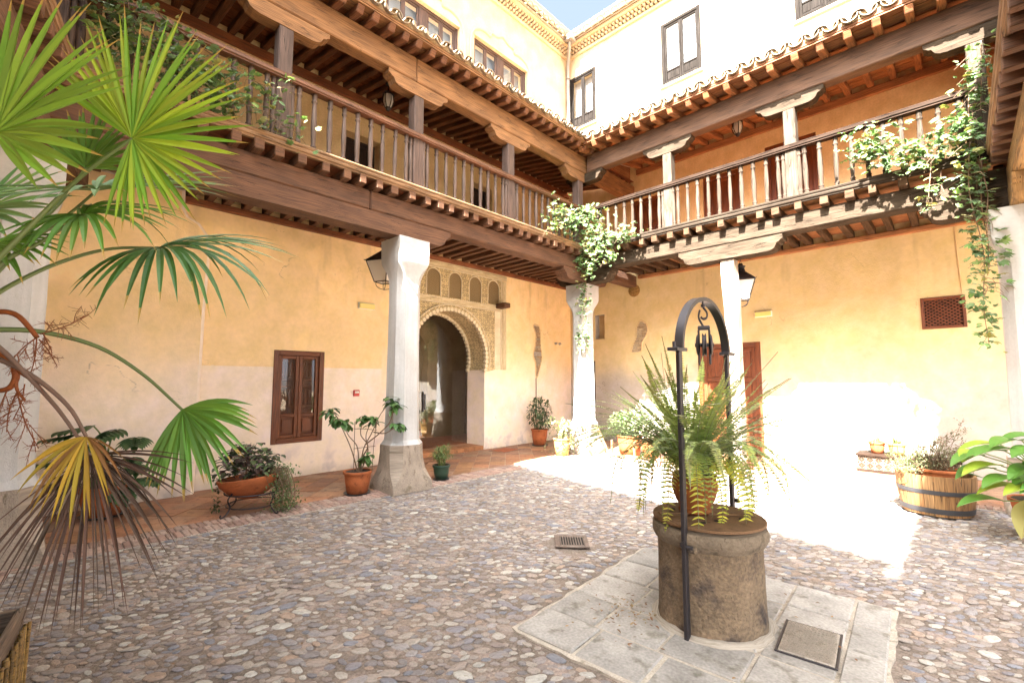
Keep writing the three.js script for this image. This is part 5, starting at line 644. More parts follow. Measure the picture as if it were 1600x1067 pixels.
// bowl on an iron stand
{
  const t = thing('potted_plant', 'wide tilted terracotta bowl of mixed trailing plants on low iron stand', 'potted plant', [-6.33, 0.012, -1.93], 0.78); const bowl = lathe([[0.001, 0], [0.12, 0.0], [0.24, 0.07], [0.33, 0.17], [0.36, 0.25], [0.345, 0.255], [0.33, 0.235], [0.001, 0.2]], 28); bowl.translate(0, 0.17, 0); const tilt = new THREE.Matrix4().makeRotationZ(0.12); bowl.applyMatrix4(tilt); obj('bowl', bowl, M.potOrange, t);
  obj('stand', [...[0, 1, 2, 3].map((k) => { const a = k * Math.PI / 2 + 0.4, c = Math.cos(a), s = Math.sin(a); return tube([[c * 0.28, 0.26, s * 0.28], [c * 0.33, 0.2, s * 0.33], [c * 0.3, 0.1, s * 0.3], [c * 0.37, 0.02, s * 0.37], [c * 0.42, 0.015, s * 0.42], [c * 0.41, 0.05, s * 0.41]], 0.009, 16, 5); }), tube([...Array(13).keys()].map((k) => [Math.cos(k / 6 * Math.PI) * 0.31, 0.24, Math.sin(k / 6 * Math.PI) * 0.31]), 0.009, 24, 5), tube([...Array(13).keys()].map((k) => [Math.cos(k / 6 * Math.PI) * 0.29, 0.09, Math.sin(k / 6 * Math.PI) * 0.29]), 0.007, 24, 5)], M.iron, t);
  const L = new Leaves(41), L2 = new Leaves(42), r = L.r, st = [];
  for (let k = 0; k < 420; k++) { const a = rr(-0.38, 0.22, r), o = V(a, 0.42 + rr(0, 0.42, r) * (1 - Math.abs(a + 0.1) * 1.3), gauss(r) * 0.2), d = rdir(r); d.y = Math.abs(d.y) * 0.2 - 0.15; L.leaf(o, d, V(0, 1, 0), rr(0.07, 0.13, r), rr(0.05, 0.085, r), r() < 0.4 ? [0.075, 0.04, 0.03] : r() < 0.5 ? [0.06, 0.085, 0.03] : [0.08, 0.13, 0.03], { droop: 0.8, n: 4 }); }
  for (let k = 0; k < 60; k++) { const o = V(-0.38 + gauss(r) * 0.03, rr(0.02, 0.42, r), gauss(r) * 0.05 + 0.12), d = rdir(r); L.leaf(o, d, V(0, 1, 0), 0.05, 0.035, [0.07, 0.09, 0.03], { n: 2 }); }
  for (let k = 0; k < 1300; k++) { const u = r(), o = V(0.3 + gauss(r) * 0.16 + 0.1 * u, 0.52 - 0.5 * u + gauss(r) * 0.09, gauss(r) * 0.17), d = rdir(r); L2.leaf(o, d, V(0, 1, 0), rr(0.025, 0.042, r), rr(0.018, 0.028, r), r() < 0.3 ? [0.2, 0.26, 0.1] : [0.11, 0.18, 0.05], { n: 2, droop: 0.2 }); }
  for (let k = 0; k < 40; k++) { const a = rr(0.15, 0.4, r), z = gauss(r) * 0.17; st.push(taper([V(0.15, 0.4, z * 0.5), V(a, 0.5 + r() * 0.05, z), V(a + 0.12, 0.25, z), V(a + 0.1, 0.03 + r() * 0.2, z)], 0.003, 0.002, 8, 3)); }
  for (let k = 0; k < 14; k++) st.push(taper([V(gauss(r) * 0.1 - 0.05, 0.38, gauss(r) * 0.08), V(gauss(r) * 0.12 - 0.1, 0.6, gauss(r) * 0.1), V(gauss(r) * 0.15 - 0.12, 0.8, gauss(r) * 0.12)], 0.006, 0.003, 6, 4));
  obj('stem', st, M.stem, t); obj('foliage', L.geo(), M.leaf, t); obj('trailing_foliage', L2.geo(), M.leaf, t);
}
// narrow leaved plant in a green pot beside the pillar
{
  const t = thing('potted_plant', 'small narrow leaved plant in dark green pot right beside the pillar', 'potted plant', [-6.1, 0.012, -4.62]); addPot(t, 0.1, 0.135, 0.22, mat(C(0.02, 0.05, 0.03), { roughness: 0.4 })); const L = new Leaves(51), r = L.r, st = []; for (let k = 0; k < 26; k++) { const a = r() * 6.28, d = rr(0.04, 0.17, r), h = rr(0.36, 0.56, r), e = V(Math.cos(a) * d, h, Math.sin(a) * d), c = new THREE.CatmullRomCurve3([V(Math.cos(a) * 0.04, 0.2, Math.sin(a) * 0.04), e.clone().multiplyScalar(0.7).add(V(0, 0.1, 0)), e]); st.push(taper(c.points, 0.004, 0.002, 6, 3)); for (let j = 0; j < 22; j++) { const o = c.getPoint(rr(0.25, 1, r)), dd = rdir(r); dd.y = dd.y * 0.3 + 0.05; L.leaf(o, dd, V(0, 1, 0), rr(0.06, 0.11, r), 0.013, r() < 0.4 ? [0.2, 0.24, 0.05] : [0.1, 0.17, 0.03], { n: 3, droop: 1.0 }); } } obj('stem', st, M.stemGreen, t); obj('foliage', L.geo(), M.leaf, t);
}
// dense bush in a pot by the left wall
{
  const t = thing('potted_bush', 'dense dark green bush in orange pot against the left wall below the bare bricks', 'potted plant', [-7.56, 0.012, -8.72]); addPot(t, 0.15, 0.205, 0.38, M.potOrange); const L = new Leaves(61), r = L.r, st = []; for (let k = 0; k < 520; k++) { const d = rdir(r).multiplyScalar(Math.pow(r(), 0.4)), o = V(d.x * 0.3 + (d.y < -0.2 && d.x > 0 ? 0.12 : 0), 0.8 + d.y * 0.36, d.z * 0.3), q = d.clone().add(rdir(r).multiplyScalar(0.7)); q.y -= 0.2; L.leaf(o, q, V(0, 1, 0), rr(0.08, 0.13, r), rr(0.035, 0.05, r), r() < 0.16 ? [0.2, 0.22, 0.1] : [0.04, 0.08, 0.025], { n: 3, droop: 0.6 }); } for (let k = 0; k < 16; k++) { const d = rdir(r); st.push(taper([V(d.x * 0.05, 0.36, d.z * 0.05), V(d.x * 0.15, 0.6, d.z * 0.15), V(d.x * 0.26, 0.85 + d.y * 0.2, d.z * 0.26)], 0.008, 0.003, 6, 4)); } obj('stem', st, M.stem, t); obj('foliage', L.geo(), M.leafGloss, t);
}
// variegated plant in a yellow pot
{
  const t = thing('potted_plant', 'cream variegated trailing plant in sunlit yellow pot before the corner pillar', 'potted plant', [-6.18, 0.012, -7.86]); addPot(t, 0.13, 0.18, 0.37, M.potYellow, false); const L = new Leaves(71), r = L.r, st = []; for (let k = 0; k < 30; k++) { const a = r() * 6.28, d = rr(0.1, 0.42, r), e = V(Math.cos(a) * d - 0.08, rr(0.1, 0.85, r) - d * 0.3, Math.sin(a) * d + 0.06), c = new THREE.CatmullRomCurve3([V(0, 0.35, 0), V(Math.cos(a) * d * 0.5, 0.55 + 0.2 * r(), Math.sin(a) * d * 0.5), e]); st.push(taper(c.points, 0.004, 0.002, 8, 3)); for (let j = 0; j < 15; j++) { const o = c.getPoint(rr(0.3, 1, r)); L.leaf(o, rdir(r), V(0, 1, 0), rr(0.05, 0.075, r), rr(0.035, 0.05, r), r() < 0.6 ? [0.5, 0.46, 0.26] : [0.3, 0.34, 0.12], { n: 3, droop: 0.4 }); } } obj('stem', st, M.stemGreen, t); obj('foliage', L.geo(), M.leaf, t);
}
// two pots with a bushy plant beyond the corner pillar, and a small wooden rack leaning there
{
  const t = thing('potted_plant', 'bushy light green plant in broad terracotta pot just right of the corner pillar', 'potted plant', [-5.2, 0.012, -8.95]); addPot(t, 0.2, 0.27, 0.42, M.potOrange, false); const L = new Leaves(81), r = L.r, st = []; for (let k = 0; k < 900; k++) { const d = rdir(r).multiplyScalar(Math.pow(r(), 0.4)), o = V(d.x * 0.5, 0.68 + d.y * 0.26, d.z * 0.36); L.leaf(o, d.clone().add(rdir(r)), V(0, 1, 0), rr(0.06, 0.095, r), rr(0.03, 0.045, r), r() < 0.3 ? [0.22, 0.28, 0.1] : [0.1, 0.18, 0.04], { n: 3 }); } for (let k = 0; k < 22; k++) { const a = r() * 6.28; st.push(taper([V(Math.cos(a) * 0.08, 0.4, Math.sin(a) * 0.08), V(Math.cos(a) * 0.25, 0.6, Math.sin(a) * 0.2), V(Math.cos(a) * 0.42, 0.75, Math.sin(a) * 0.3)], 0.006, 0.003, 6, 4)); } obj('stem', st, M.stemGreen, t); obj('foliage', L.geo(), M.leaf, t);
  const p2 = thing('flower_pot', 'small plain terracotta pot beside the bushy plant right of the corner pillar', 'flower pot', [-4.72, 0.012, -8.95]); addPot(p2, 0.15, 0.2, 0.38, M.potOrange, false);
  const k = thing('plant_rack', 'small low wooden rack with two slanting slats before the pots', 'rack', [-5.25, 0.01, -8.42]); for (const s of [0, 0.07]) { const g = cb(-0.02, 0, -0.012, 0.02, 0.72, 0.012, 0.004); g.rotateZ(0.5); g.translate(-0.12 + s, 0.02, s); obj('slat', g, M.mould, k); } obj('rail', cb(-0.12, 0.04, -0.02, 0.5, 0.09, 0.02, 0.006), M.mould, k); for (const x of [-0.08, 0.44]) obj('leg', cb(x, 0, -0.02, x + 0.04, 0.36, 0.018, 0.006), M.mould, k);
}
// ================================================================ half barrel
{
  const t = thing('barrel_planter', 'half wine barrel planter of wooden staves with two dark hoops and wispy dry shrub', 'planter', [-0.32, 0.012, -7.78]); const n = 24, rad = (y) => lerp(0.33, 0.375, Math.sin(clamp(y / 0.46) * Math.PI / 2 * 1.05)), r = rng(88), H0 = 0.46; const tones = ['#b58a58', '#a87c4c', '#bd9564', '#9c7446', '#b08656'].map((c) => wood(c));
  for (let k = 0; k < n; k++) { const a0 = k / n * 2 * Math.PI + 0.006, a1 = (k + 1) / n * 2 * Math.PI - 0.006, pos = [], ix = [], M2 = 6; for (let j = 0; j <= M2; j++) { const y = H0 * j / M2, R = rad(y); for (const [a, q] of [[a0, R], [a1, R], [a1, R - 0.028], [a0, R - 0.028]]) pos.push(Math.cos(a) * q, y, Math.sin(a) * q); } for (let j = 0; j < M2; j++) for (let s = 0; s < 4; s++) { const a = j * 4 + s, b = j * 4 + (s + 1) % 4; ix.push(a, a + 4, b, b, a + 4, b + 4); } const e = M2 * 4; ix.push(e, e + 3, e + 2, e, e + 2, e + 1); const g = new THREE.BufferGeometry(); g.setAttribute('position', new THREE.Float32BufferAttribute(pos, 3)); g.setIndex(ix); const h = g.toNonIndexed(); h.computeVertexNormals(); obj('stave', uvBox(h, 1), tones[Math.floor(r() * 5)], t); }
  for (const [y, hh] of [[0.03, 0.06], [0.25, 0.05]]) obj('hoop', lathe([[rad(y) + 0.002, y], [rad(y) + 0.006, y], [rad(y + hh) + 0.006, y + hh], [rad(y + hh) + 0.002, y + hh]], 40), mat(C(0.05, 0.05, 0.055), { roughness: 0.55, metalness: 0.5 }), t);
  obj('soil', cyl(0.34, 0.34, 0.02, 0, 0.37, 0, 24), M.soil, t);
  const pot = potGeo(0.15, 0.2, 0.25); pot.translate(0.05, 0.27, 0.05); obj('inner_pot', pot, M.potOrange, t);
  const L = new Leaves(91), L2 = new Leaves(92), q = L.r, st = []; const S = (a, y, d = 0) => V(a * 0.716 + d * 0.698, y, -a * 0.698 + d * 0.716);
  for (let k = 0; k < 70; k++) { const a = rr(-0.24, 0.28, q), hgt = rr(0.55, 1.12, q) - Math.abs(a) * 0.4, e = S(a * 1.5 + gauss(q) * 0.1, hgt, gauss(q) * 0.22), c = new THREE.CatmullRomCurve3([S(0.0 + gauss(q) * 0.1, 0.4, gauss(q) * 0.1), S(a * 0.8, 0.4 + (hgt - 0.4) * 0.6, gauss(q) * 0.12), e]); st.push(taper(c.points, 0.004, 0.0015, 8, 3)); for (let j = 0; j < 46; j++) { const o = c.getPoint(rr(0.3, 1, q)).add(V(gauss(q) * 0.03, gauss(q) * 0.03, gauss(q) * 0.03)); L.leaf(o, rdir(q), V(0, 1, 0), rr(0.022, 0.036, q), rr(0.013, 0.02, q), q() < 0.5 ? [0.17, 0.12, 0.07] : [0.14, 0.14, 0.07], { n: 2 }); } }
  { const c = new THREE.CatmullRomCurve3([S(0.1, 0.4), S(0.25, 0.8), S(0.42, 1.12)]); st.push(taper(c.points, 0.005, 0.002, 8, 3)); for (let j = 0; j < 46; j++) L.leaf(c.getPoint(rr(0.4, 1, q)).add(V(gauss(q) * 0.05, gauss(q) * 0.05, gauss(q) * 0.05)), rdir(q), V(0, 1, 0), 0.03, 0.018, [0.12, 0.1, 0.06], { n: 2 }); }
  for (let k = 0; k < 420; k++) { const o = S(rr(-0.5, -0.05, q), 0.46 + rr(0, 0.26, q), gauss(q) * 0.12), d = rdir(q); d.y = Math.abs(d.y); L2.leaf(o, d, V(0, 1, 0), rr(0.05, 0.1, q), 0.012, q() < 0.5 ? [0.2, 0.25, 0.06] : [0.12, 0.17, 0.05], { n: 2, droop: 0.4 }); }
  L2.leaf(S(0.1, 0.52, 0.1), S(0.5, -0.12, 0.1), V(0, 1, 0), 0.4, 0.11, [0.06, 0.2, 0.05], { n: 6, droop: 0.1 });
  obj('stem', st, M.stem, t); obj('dry_foliage', L.geo(), M.dry, t); obj('green_foliage', L2.geo(), M.leaf, t);
}
// tiled bench by the back wall with pots on it
{
  const t = thing('tiled_bench', 'low bench with patterned white tile front and brown edging by the back wall', 'bench', [0, 0.01, 0]); obj('body', cb(-1.42, 0, -10.6, -0.1, 0.27, -10.22, 0.01), M.plainStucco, t); obj('edging', [cb(-1.44, 0.272, -10.62, -0.08, 0.315, -10.17, 0.008), cb(-1.43, 0.0, -10.222, -0.09, 0.05, -10.19, 0.006)], M.railB, t);
  const P = Math.PI * 2, tt = dataTex(128, 128, (u, v) => { const x = Math.abs(u - 0.5) * 2, y = Math.abs(v - 0.5) * 2, d = Math.abs(x + y - 0.72), q = Math.hypot(x, y), e = Math.abs(x - y); const ln = d < 0.2 || (q > 0.14 && q < 0.34) || x + y > 1.5; return ln ? [0.14, 0.08, 0.05] : [0.34, 0.31, 0.26]; }), tm = mat(C(1, 1, 1), { roughness: 0.25 }); tm.map = tt;
  for (let k = 0; k < 11; k++) { const g = cb(0, 0, 0, 0.112, 0.205, 0.012, 0.003), uv = g.attributes.uv, p = g.attributes.position; for (let i = 0; i < p.count; i++) uv.setXY(i, p.getX(i) / 0.112, p.getY(i) / 0.205 * 2 + 0.0); g.translate(-1.415 + k * 0.119, 0.058, -10.222); obj('front_tile', g, tm, t); }
  const names = [['flower_pot', 'terracotta pot with grassy plant on the tiled bench, left one', -1.15, 0.12], ['flower_pot', 'pale pot with grassy plant on the tiled bench, right one', -0.88, 0.13]]; names.forEach(([n, l, x, rad], i) => { const p = thing(n, l, 'flower pot', [x, 0.326, -10.4]); addPot(p, rad * 0.7, rad, 0.2, i ? M.potYellow : M.potOrange, false); const L = new Leaves(101 + i), r = L.r; for (let k = 0; k < 60; k++) { const d = rdir(r); d.y = Math.abs(d.y) + 0.4; L.leaf(V(gauss(r) * 0.04, 0.17, gauss(r) * 0.04), d, V(0, 1, 0), rr(0.15, 0.3, r), 0.013, [0.16, 0.22, 0.06], { n: 4, droop: 0.9 }); } obj('foliage', L.geo(), M.leaf, p); });
}
// broad leaved plant at the right edge
function broadLeaf(L, o, dir, len, wid, col, droop) { L.leaf(o, dir, V(0, 1, 0), len, wid, col, { n: 8, droop, fold: 0.28, base: 0.3, peak: 0.36, jit: 0.15 }); }
{
  const t = thing('broad_leaved_plant', 'big plant with broad green and yellowing leaves at right edge before the pillar', 'potted plant', [0.55, 0.012, -7.3]); addPot(t, 0.2, 0.28, 0.36, M.potOrange, false); const st = [], r = rng(111); const S = (a, y, d = 0) => V(a * 0.716 + d * 0.698, y, -a * 0.698 + d * 0.716);
  const lv = [[-0.52, 0.86, -0.34, 0.0], [-0.66, 0.72, -0.36, 0.05], [-0.55, 0.66, -0.3, -0.1], [-0.42, 0.98, -0.26, 0.1], [-0.36, 0.62, -0.3, 0.2], [-0.48, 0.52, -0.25, 0.1], [-0.2, 1.02, -0.2, 0.15], [-0.25, 0.8, -0.3, 0.3], [-0.5, 0.42, -0.22, 0.2], [-0.36, 0.3, -0.1, 0.2], [-0.28, 0.22, -0.08, 0.3], [0.0, 0.95, 0.1, 0.3], [0.2, 0.9, 0.3, 0.1], [0.4, 0.7, 0.3, 0.2], [0.1, 0.6, 0.2, 0.4], [-0.1, 0.7, -0.1, 0.4], [-0.62, 0.36, -0.3, 0.0], [-0.3, 0.9, -0.32, -0.2], [-0.7, 0.8, -0.3, -0.1], [-0.6, 0.9, -0.3, 0.15], [-0.4, 0.74, -0.3, 0.25], [-0.5, 0.56, -0.3, 0.3], [-0.2, 0.55, -0.2, 0.35], [-0.3, 0.4, -0.25, 0.35], [-0.66, 0.62, -0.3, 0.2], [-0.58, 0.82, -0.3, -0.2], [-0.45, 0.92, -0.3, 0.3], [-0.34, 0.84, -0.3, 0.4], [-0.44, 0.6, -0.3, 0.4], [-0.3, 0.68, -0.2, 0.5]];
  lv.forEach(([a, y, da, dd], i) => { const L = new Leaves(112 + i), o = S(a * 0.75, y, dd), c = i === 9 || i === 10 ? [0.42, 0.3, 0.05] : i === 8 ? [0.4, 0.34, 0.12] : i % 4 === 1 ? [0.26, 0.36, 0.03] : [0.09, 0.22, 0.025]; st.push(taper([V(gauss(r) * 0.05, 0.34, gauss(r) * 0.05), S(a * 0.35, 0.34 + (y - 0.34) * 0.75, dd * 0.4), o], 0.01, 0.006, 10, 5)); broadLeaf(L, o, S(da, i > 7 && i < 11 ? -0.35 : 0.03, gauss(r) * 0.1), rr(0.34, 0.44, r), rr(0.19, 0.26, r), c, 0.5 + r() * 0.4); obj('leaf', L.geo(), M.leafGloss, t); });
  obj('stem', st, M.stemGreen, t);
}
// big split leaved plant behind the left pillar
{
  const t = thing('split_leaved_plant', 'dark green plant with big split leaves behind the left pillar', 'potted plant', [-7.35, 0.012, -0.62]); addPot(t, 0.17, 0.24, 0.34, M.potOrange, true); const st = [], r = rng(131); const S = (a, y, d = 0) => V(a * 0.716 + d * 0.698, y, -a * 0.698 + d * 0.716);
  for (let i = 0; i < 16; i++) { const a = [-0.4, 0.35, -0.2, 0.1, -0.45, 0.42, 0.0, -0.3, 0.28, -0.1, 0.5, -0.5, 0.2, 0.38, -0.36, 0.05][i], y = [0.85, 0.9, 1.05, 1.0, 0.65, 0.68, 0.85, 0.5, 0.55, 0.7, 0.42, 0.36, 0.36, 0.3, 0.95, 0.5][i], o = S(a * 0.8, y, gauss(r) * 0.15), L = new Leaves(132 + i), d = S(a * 1.2 + gauss(r) * 0.2, -0.1, 0.35), cc = [0.035, 0.09, 0.025]; st.push(taper([V(gauss(r) * 0.05, 0.3, gauss(r) * 0.05), S(a * 0.3, 0.3 + (y - 0.3) * 0.8, 0), o], 0.012, 0.008, 10, 5)); d.normalize(); const side = V().crossVectors(d, V(0, 1, 0)).normalize(); const len = rr(0.26, 0.36, r); for (let k = 0; k < 6; k++) for (const s of [-1, 1]) { const b = o.clone().addScaledVector(d, len * k / 6.5); L.leaf(b, d.clone().multiplyScalar(0.55).addScaledVector(side, s * (1 - k * 0.1)), V(0, 1, 0), len * (0.62 - 0.05 * k), 0.075, cc, { n: 4, droop: 0.6, base: 0.8, jit: 0.12 }); } L.leaf(o, d, V(0, 1, 0), len * 1.1, 0.1, cc, { n: 4, droop: 0.5 }); obj('leaf', L.geo(), M.leafGloss, t); }
  obj('stem', st, M.stemGreen, t);
}
// ================================================================ fern on the well
{
  const t = thing('potted_fern', 'large spiky fern with yellowing hanging fronds in terracotta pot on the well lid', 'potted plant', [-1.4, 0.684, -3.28]);
  const pot = lathe([[0.001, 0], [0.125, 0.0], [0.13, 0.02], [0.115, 0.035], [0.15, 0.09], [0.175, 0.16], [0.178, 0.21], [0.165, 0.25], [0.172, 0.26], [0.172, 0.275], [0.158, 0.275], [0.15, 0.25], [0.001, 0.24]], 26); pot.scale(0.86, 0.95, 0.86); obj('pot', pot, M.potBrown, t); obj('soil', cyl(0.13, 0.15, 0.02, 0, 0.25, 0, 16), M.soil, t);
  const r = rng(150);
  const frond = (c, len, w, col, tipCol, seed, up) => { const L = new Leaves(seed), n = Math.round(len / 0.0155), q = V(), d = V(), s = V(); for (let k = 2; k < n; k++) { const u = k / n; c.getPoint(u, q); c.getTangent(u, d); s.crossVectors(d, up); if (s.lengthSq() < 1e-4) s.set(1, 0, 0); s.normalize(); const ww = w * Math.pow(Math.sin(Math.PI * Math.min(1, 0.12 + u * 0.9)), 0.7) * (u > 0.9 ? 0.75 : 1), cc = col.map((v, i) => lerp(v, tipCol[i], u * u)); for (const e of [-1, 1]) { if (L.r() < 0.05) continue; const nn = V().crossVectors(s, d).normalize().addScaledVector(rdir(L.r), 0.25); L.leaf(q, s.clone().multiplyScalar(e).addScaledVector(d, 0.28).addScaledVector(rdir(L.r), 0.1), nn, ww * rr(0.85, 1.08, L.r), 0.0125, cc, { n: 2, droop: 0.3, fold: 0.1, base: 0.75, peak: 0.3, jit: 0.2 }); } } const a = [tube(c.points.map((p) => p.clone()), 0.0022, 14, 3)]; const g = a[0]; paint(g, [0.12, 0.13, 0.03]); const m = obj('frond', merge([L.geo(), g]), M.leaf, t); };
  const S = (a, y, d = 0) => V(a * 0.716 + d * 0.698, y, -a * 0.698 + d * 0.716);
  const g1 = [0.2, 0.29, 0.05], g2 = [0.3, 0.36, 0.07], g3 = [0.34, 0.31, 0.09], dk = [0.12, 0.2, 0.035], yl = [0.5, 0.5, 0.05], br = [0.3, 0.2, 0.1];
  for (let k = 0; k < 135; k++) { // upright and arching fronds
    const f = (k + r()) / 135, a = r() * Math.PI * 2, tilt = 0.12 + Math.pow(f, 0.62) * 1.4, len = rr(0.62, 1.04, r), o = V(Math.cos(a) * 0.08 * r(), 0.25, Math.sin(a) * 0.08 * r()), h = V(Math.cos(a), 0, Math.sin(a)), g = (u, w) => gauss(r) * u * (w ?? 1);
    const P = (q, t1, t2) => o.clone().addScaledVector(h, len * q * Math.sin(tilt * t1)).add(V(g(0.03, q), len * q * Math.cos(tilt * t2), g(0.03, q)));
    frond(new THREE.CatmullRomCurve3([o, P(0.36, 0.72, 0.6), P(0.7, 0.92, 0.8), P(1, 1, 0.96).add(V(0, -0.05 * f * r() * 2, 0))]), len, rr(0.036, 0.052, r), r() < 0.3 ? dk : g1, r() < 0.5 ? g3 : g2, 200 + k, V(0, 1, 0).addScaledVector(h, -0.3).normalize());
  }
  for (let k = 0; k < 46; k++) { const a = (k + r()) / 46 * Math.PI * 2, h = V(Math.cos(a), 0, Math.sin(a)), len = rr(0.3, 0.58, r), R = rr(0.26, 0.56, r); const p = [V(h.x * 0.06, 0.26, h.z * 0.06), V(h.x * R * 0.6, 0.36 + R * 0.2, h.z * R * 0.6), V(h.x * R, 0.3 + R * 0.15, h.z * R), V(h.x * R * 1.12, 0.28 - len * 0.45, h.z * R * 1.12)]; frond(new THREE.CatmullRomCurve3(p), len, 0.05, r() < 0.5 ? dk : g1, r() < 0.5 ? yl : g2, 300 + k, h); }
  // the yellow ones that hang over the front
  for (const [a, dpt, len, c1] of [[-0.1, 0.3, 0.62, yl], [0.21, 0.26, 0.64, yl], [0.08, 0.24, 0.38, yl], [-0.25, 0.2, 0.4, [0.3, 0.24, 0.06]], [0.34, 0.05, 0.42, [0.3, 0.26, 0.08]], [0.28, 0.16, 0.36, g1], [-0.38, 0.05, 0.3, br], [0.42, -0.05, 0.38, br]]) { const p = [S(a * 0.2, 0.26, dpt * 0.25), S(a * 0.7, 0.35, dpt * 0.7), S(a * 0.95, 0.25, dpt * 0.96), S(a * 1.05, 0.25 - len * 0.55, dpt * 1.02), S(a * 1.02 - 0.03, 0.28 - len * 0.9, dpt * 1.04)]; frond(new THREE.CatmullRomCurve3(p), len, 0.062, c1, yl, Math.round(400 + a * 1000 + dpt * 77), S(0, 0.1, 1)); }
  const tw = []; for (let k = 0; k < 16; k++) { const a = rr(-1, 1, r), p = S(a * 0.65, 0.75 + gauss(r) * 0.2, gauss(r) * 0.2); tw.push(taper([V(0, 0.25, 0), S(a * 0.3, 0.55, 0), p], 0.003, 0.002, 8, 3)); } obj('dry_stem', tw, M.stem, t);
}
// ================================================================ reed planter and the fan palm in it
{
  const t = thing('reed_planter', 'square planter clad in dry reeds with dark wooden rim in the near left corner', 'planter', [-2.91, 0.0, 0.353], -0.14); const W = 0.33, Hh = 0.55, r = rng(161);
  obj('box', [cb(-W + 0.03, 0.02, -W + 0.03, W - 0.03, Hh - 0.12, W - 0.03, 0.005)], M.doorDark, t); obj('soil', cb(-W + 0.04, Hh - 0.119, -W + 0.04, W - 0.04, Hh - 0.1, W - 0.04, 0.003), M.soil, t);
  const rim = wood('#8a7766'); for (const [a, b, c, d] of [[-W, -W, W, -W + 0.028], [-W, W - 0.028, W, W], [-W, -W + 0.029, -W + 0.028, W - 0.029], [W - 0.028, -W + 0.029, W, W - 0.029]]) obj('rim_board', wobble(cb(a, Hh - 0.09, b, c, Hh, d, 0.004), 0.006, 4), rim, t);
  const canes = [0, 1, 2, 3].map((k) => { const g = lathe([[0.0, 0], [0.0085, 0], [0.008, 0.12], [0.0095, 0.125], [0.008, 0.13], [0.0075, 0.27], [0.009, 0.275], [0.0075, 0.28], [0.007, 0.455 + k * 0.008], [0, 0.455 + k * 0.008]], 6); return g; }), cm = ['#c8a45e', '#b38d4a', '#d4b673', '#a07f45', '#8d6f3d'].map((c) => mat(H(c), { roughness: 0.6, map: woodTex, mr: [0.3, 2] }));
  for (let s = 0; s < 4; s++) for (let k = 0; k < 39; k++) { const u = -W + 0.004 + k * 0.0172, q = [[u, -W - 0.01], [W + 0.01, u], [u, W + 0.01], [-W - 0.01, u]][s]; const m = obj('reed', canes[Math.floor(r() * 4)], cm[Math.floor(r() * 5)], t); m.position.set(q[0] + rr(-0.003, 0.003, r), rr(0, 0.02, r), q[1] + rr(-0.003, 0.003, r)); m.rotation.set(rr(-0.015, 0.015, r), r() * 6, rr(-0.015, 0.015, r)); }
}
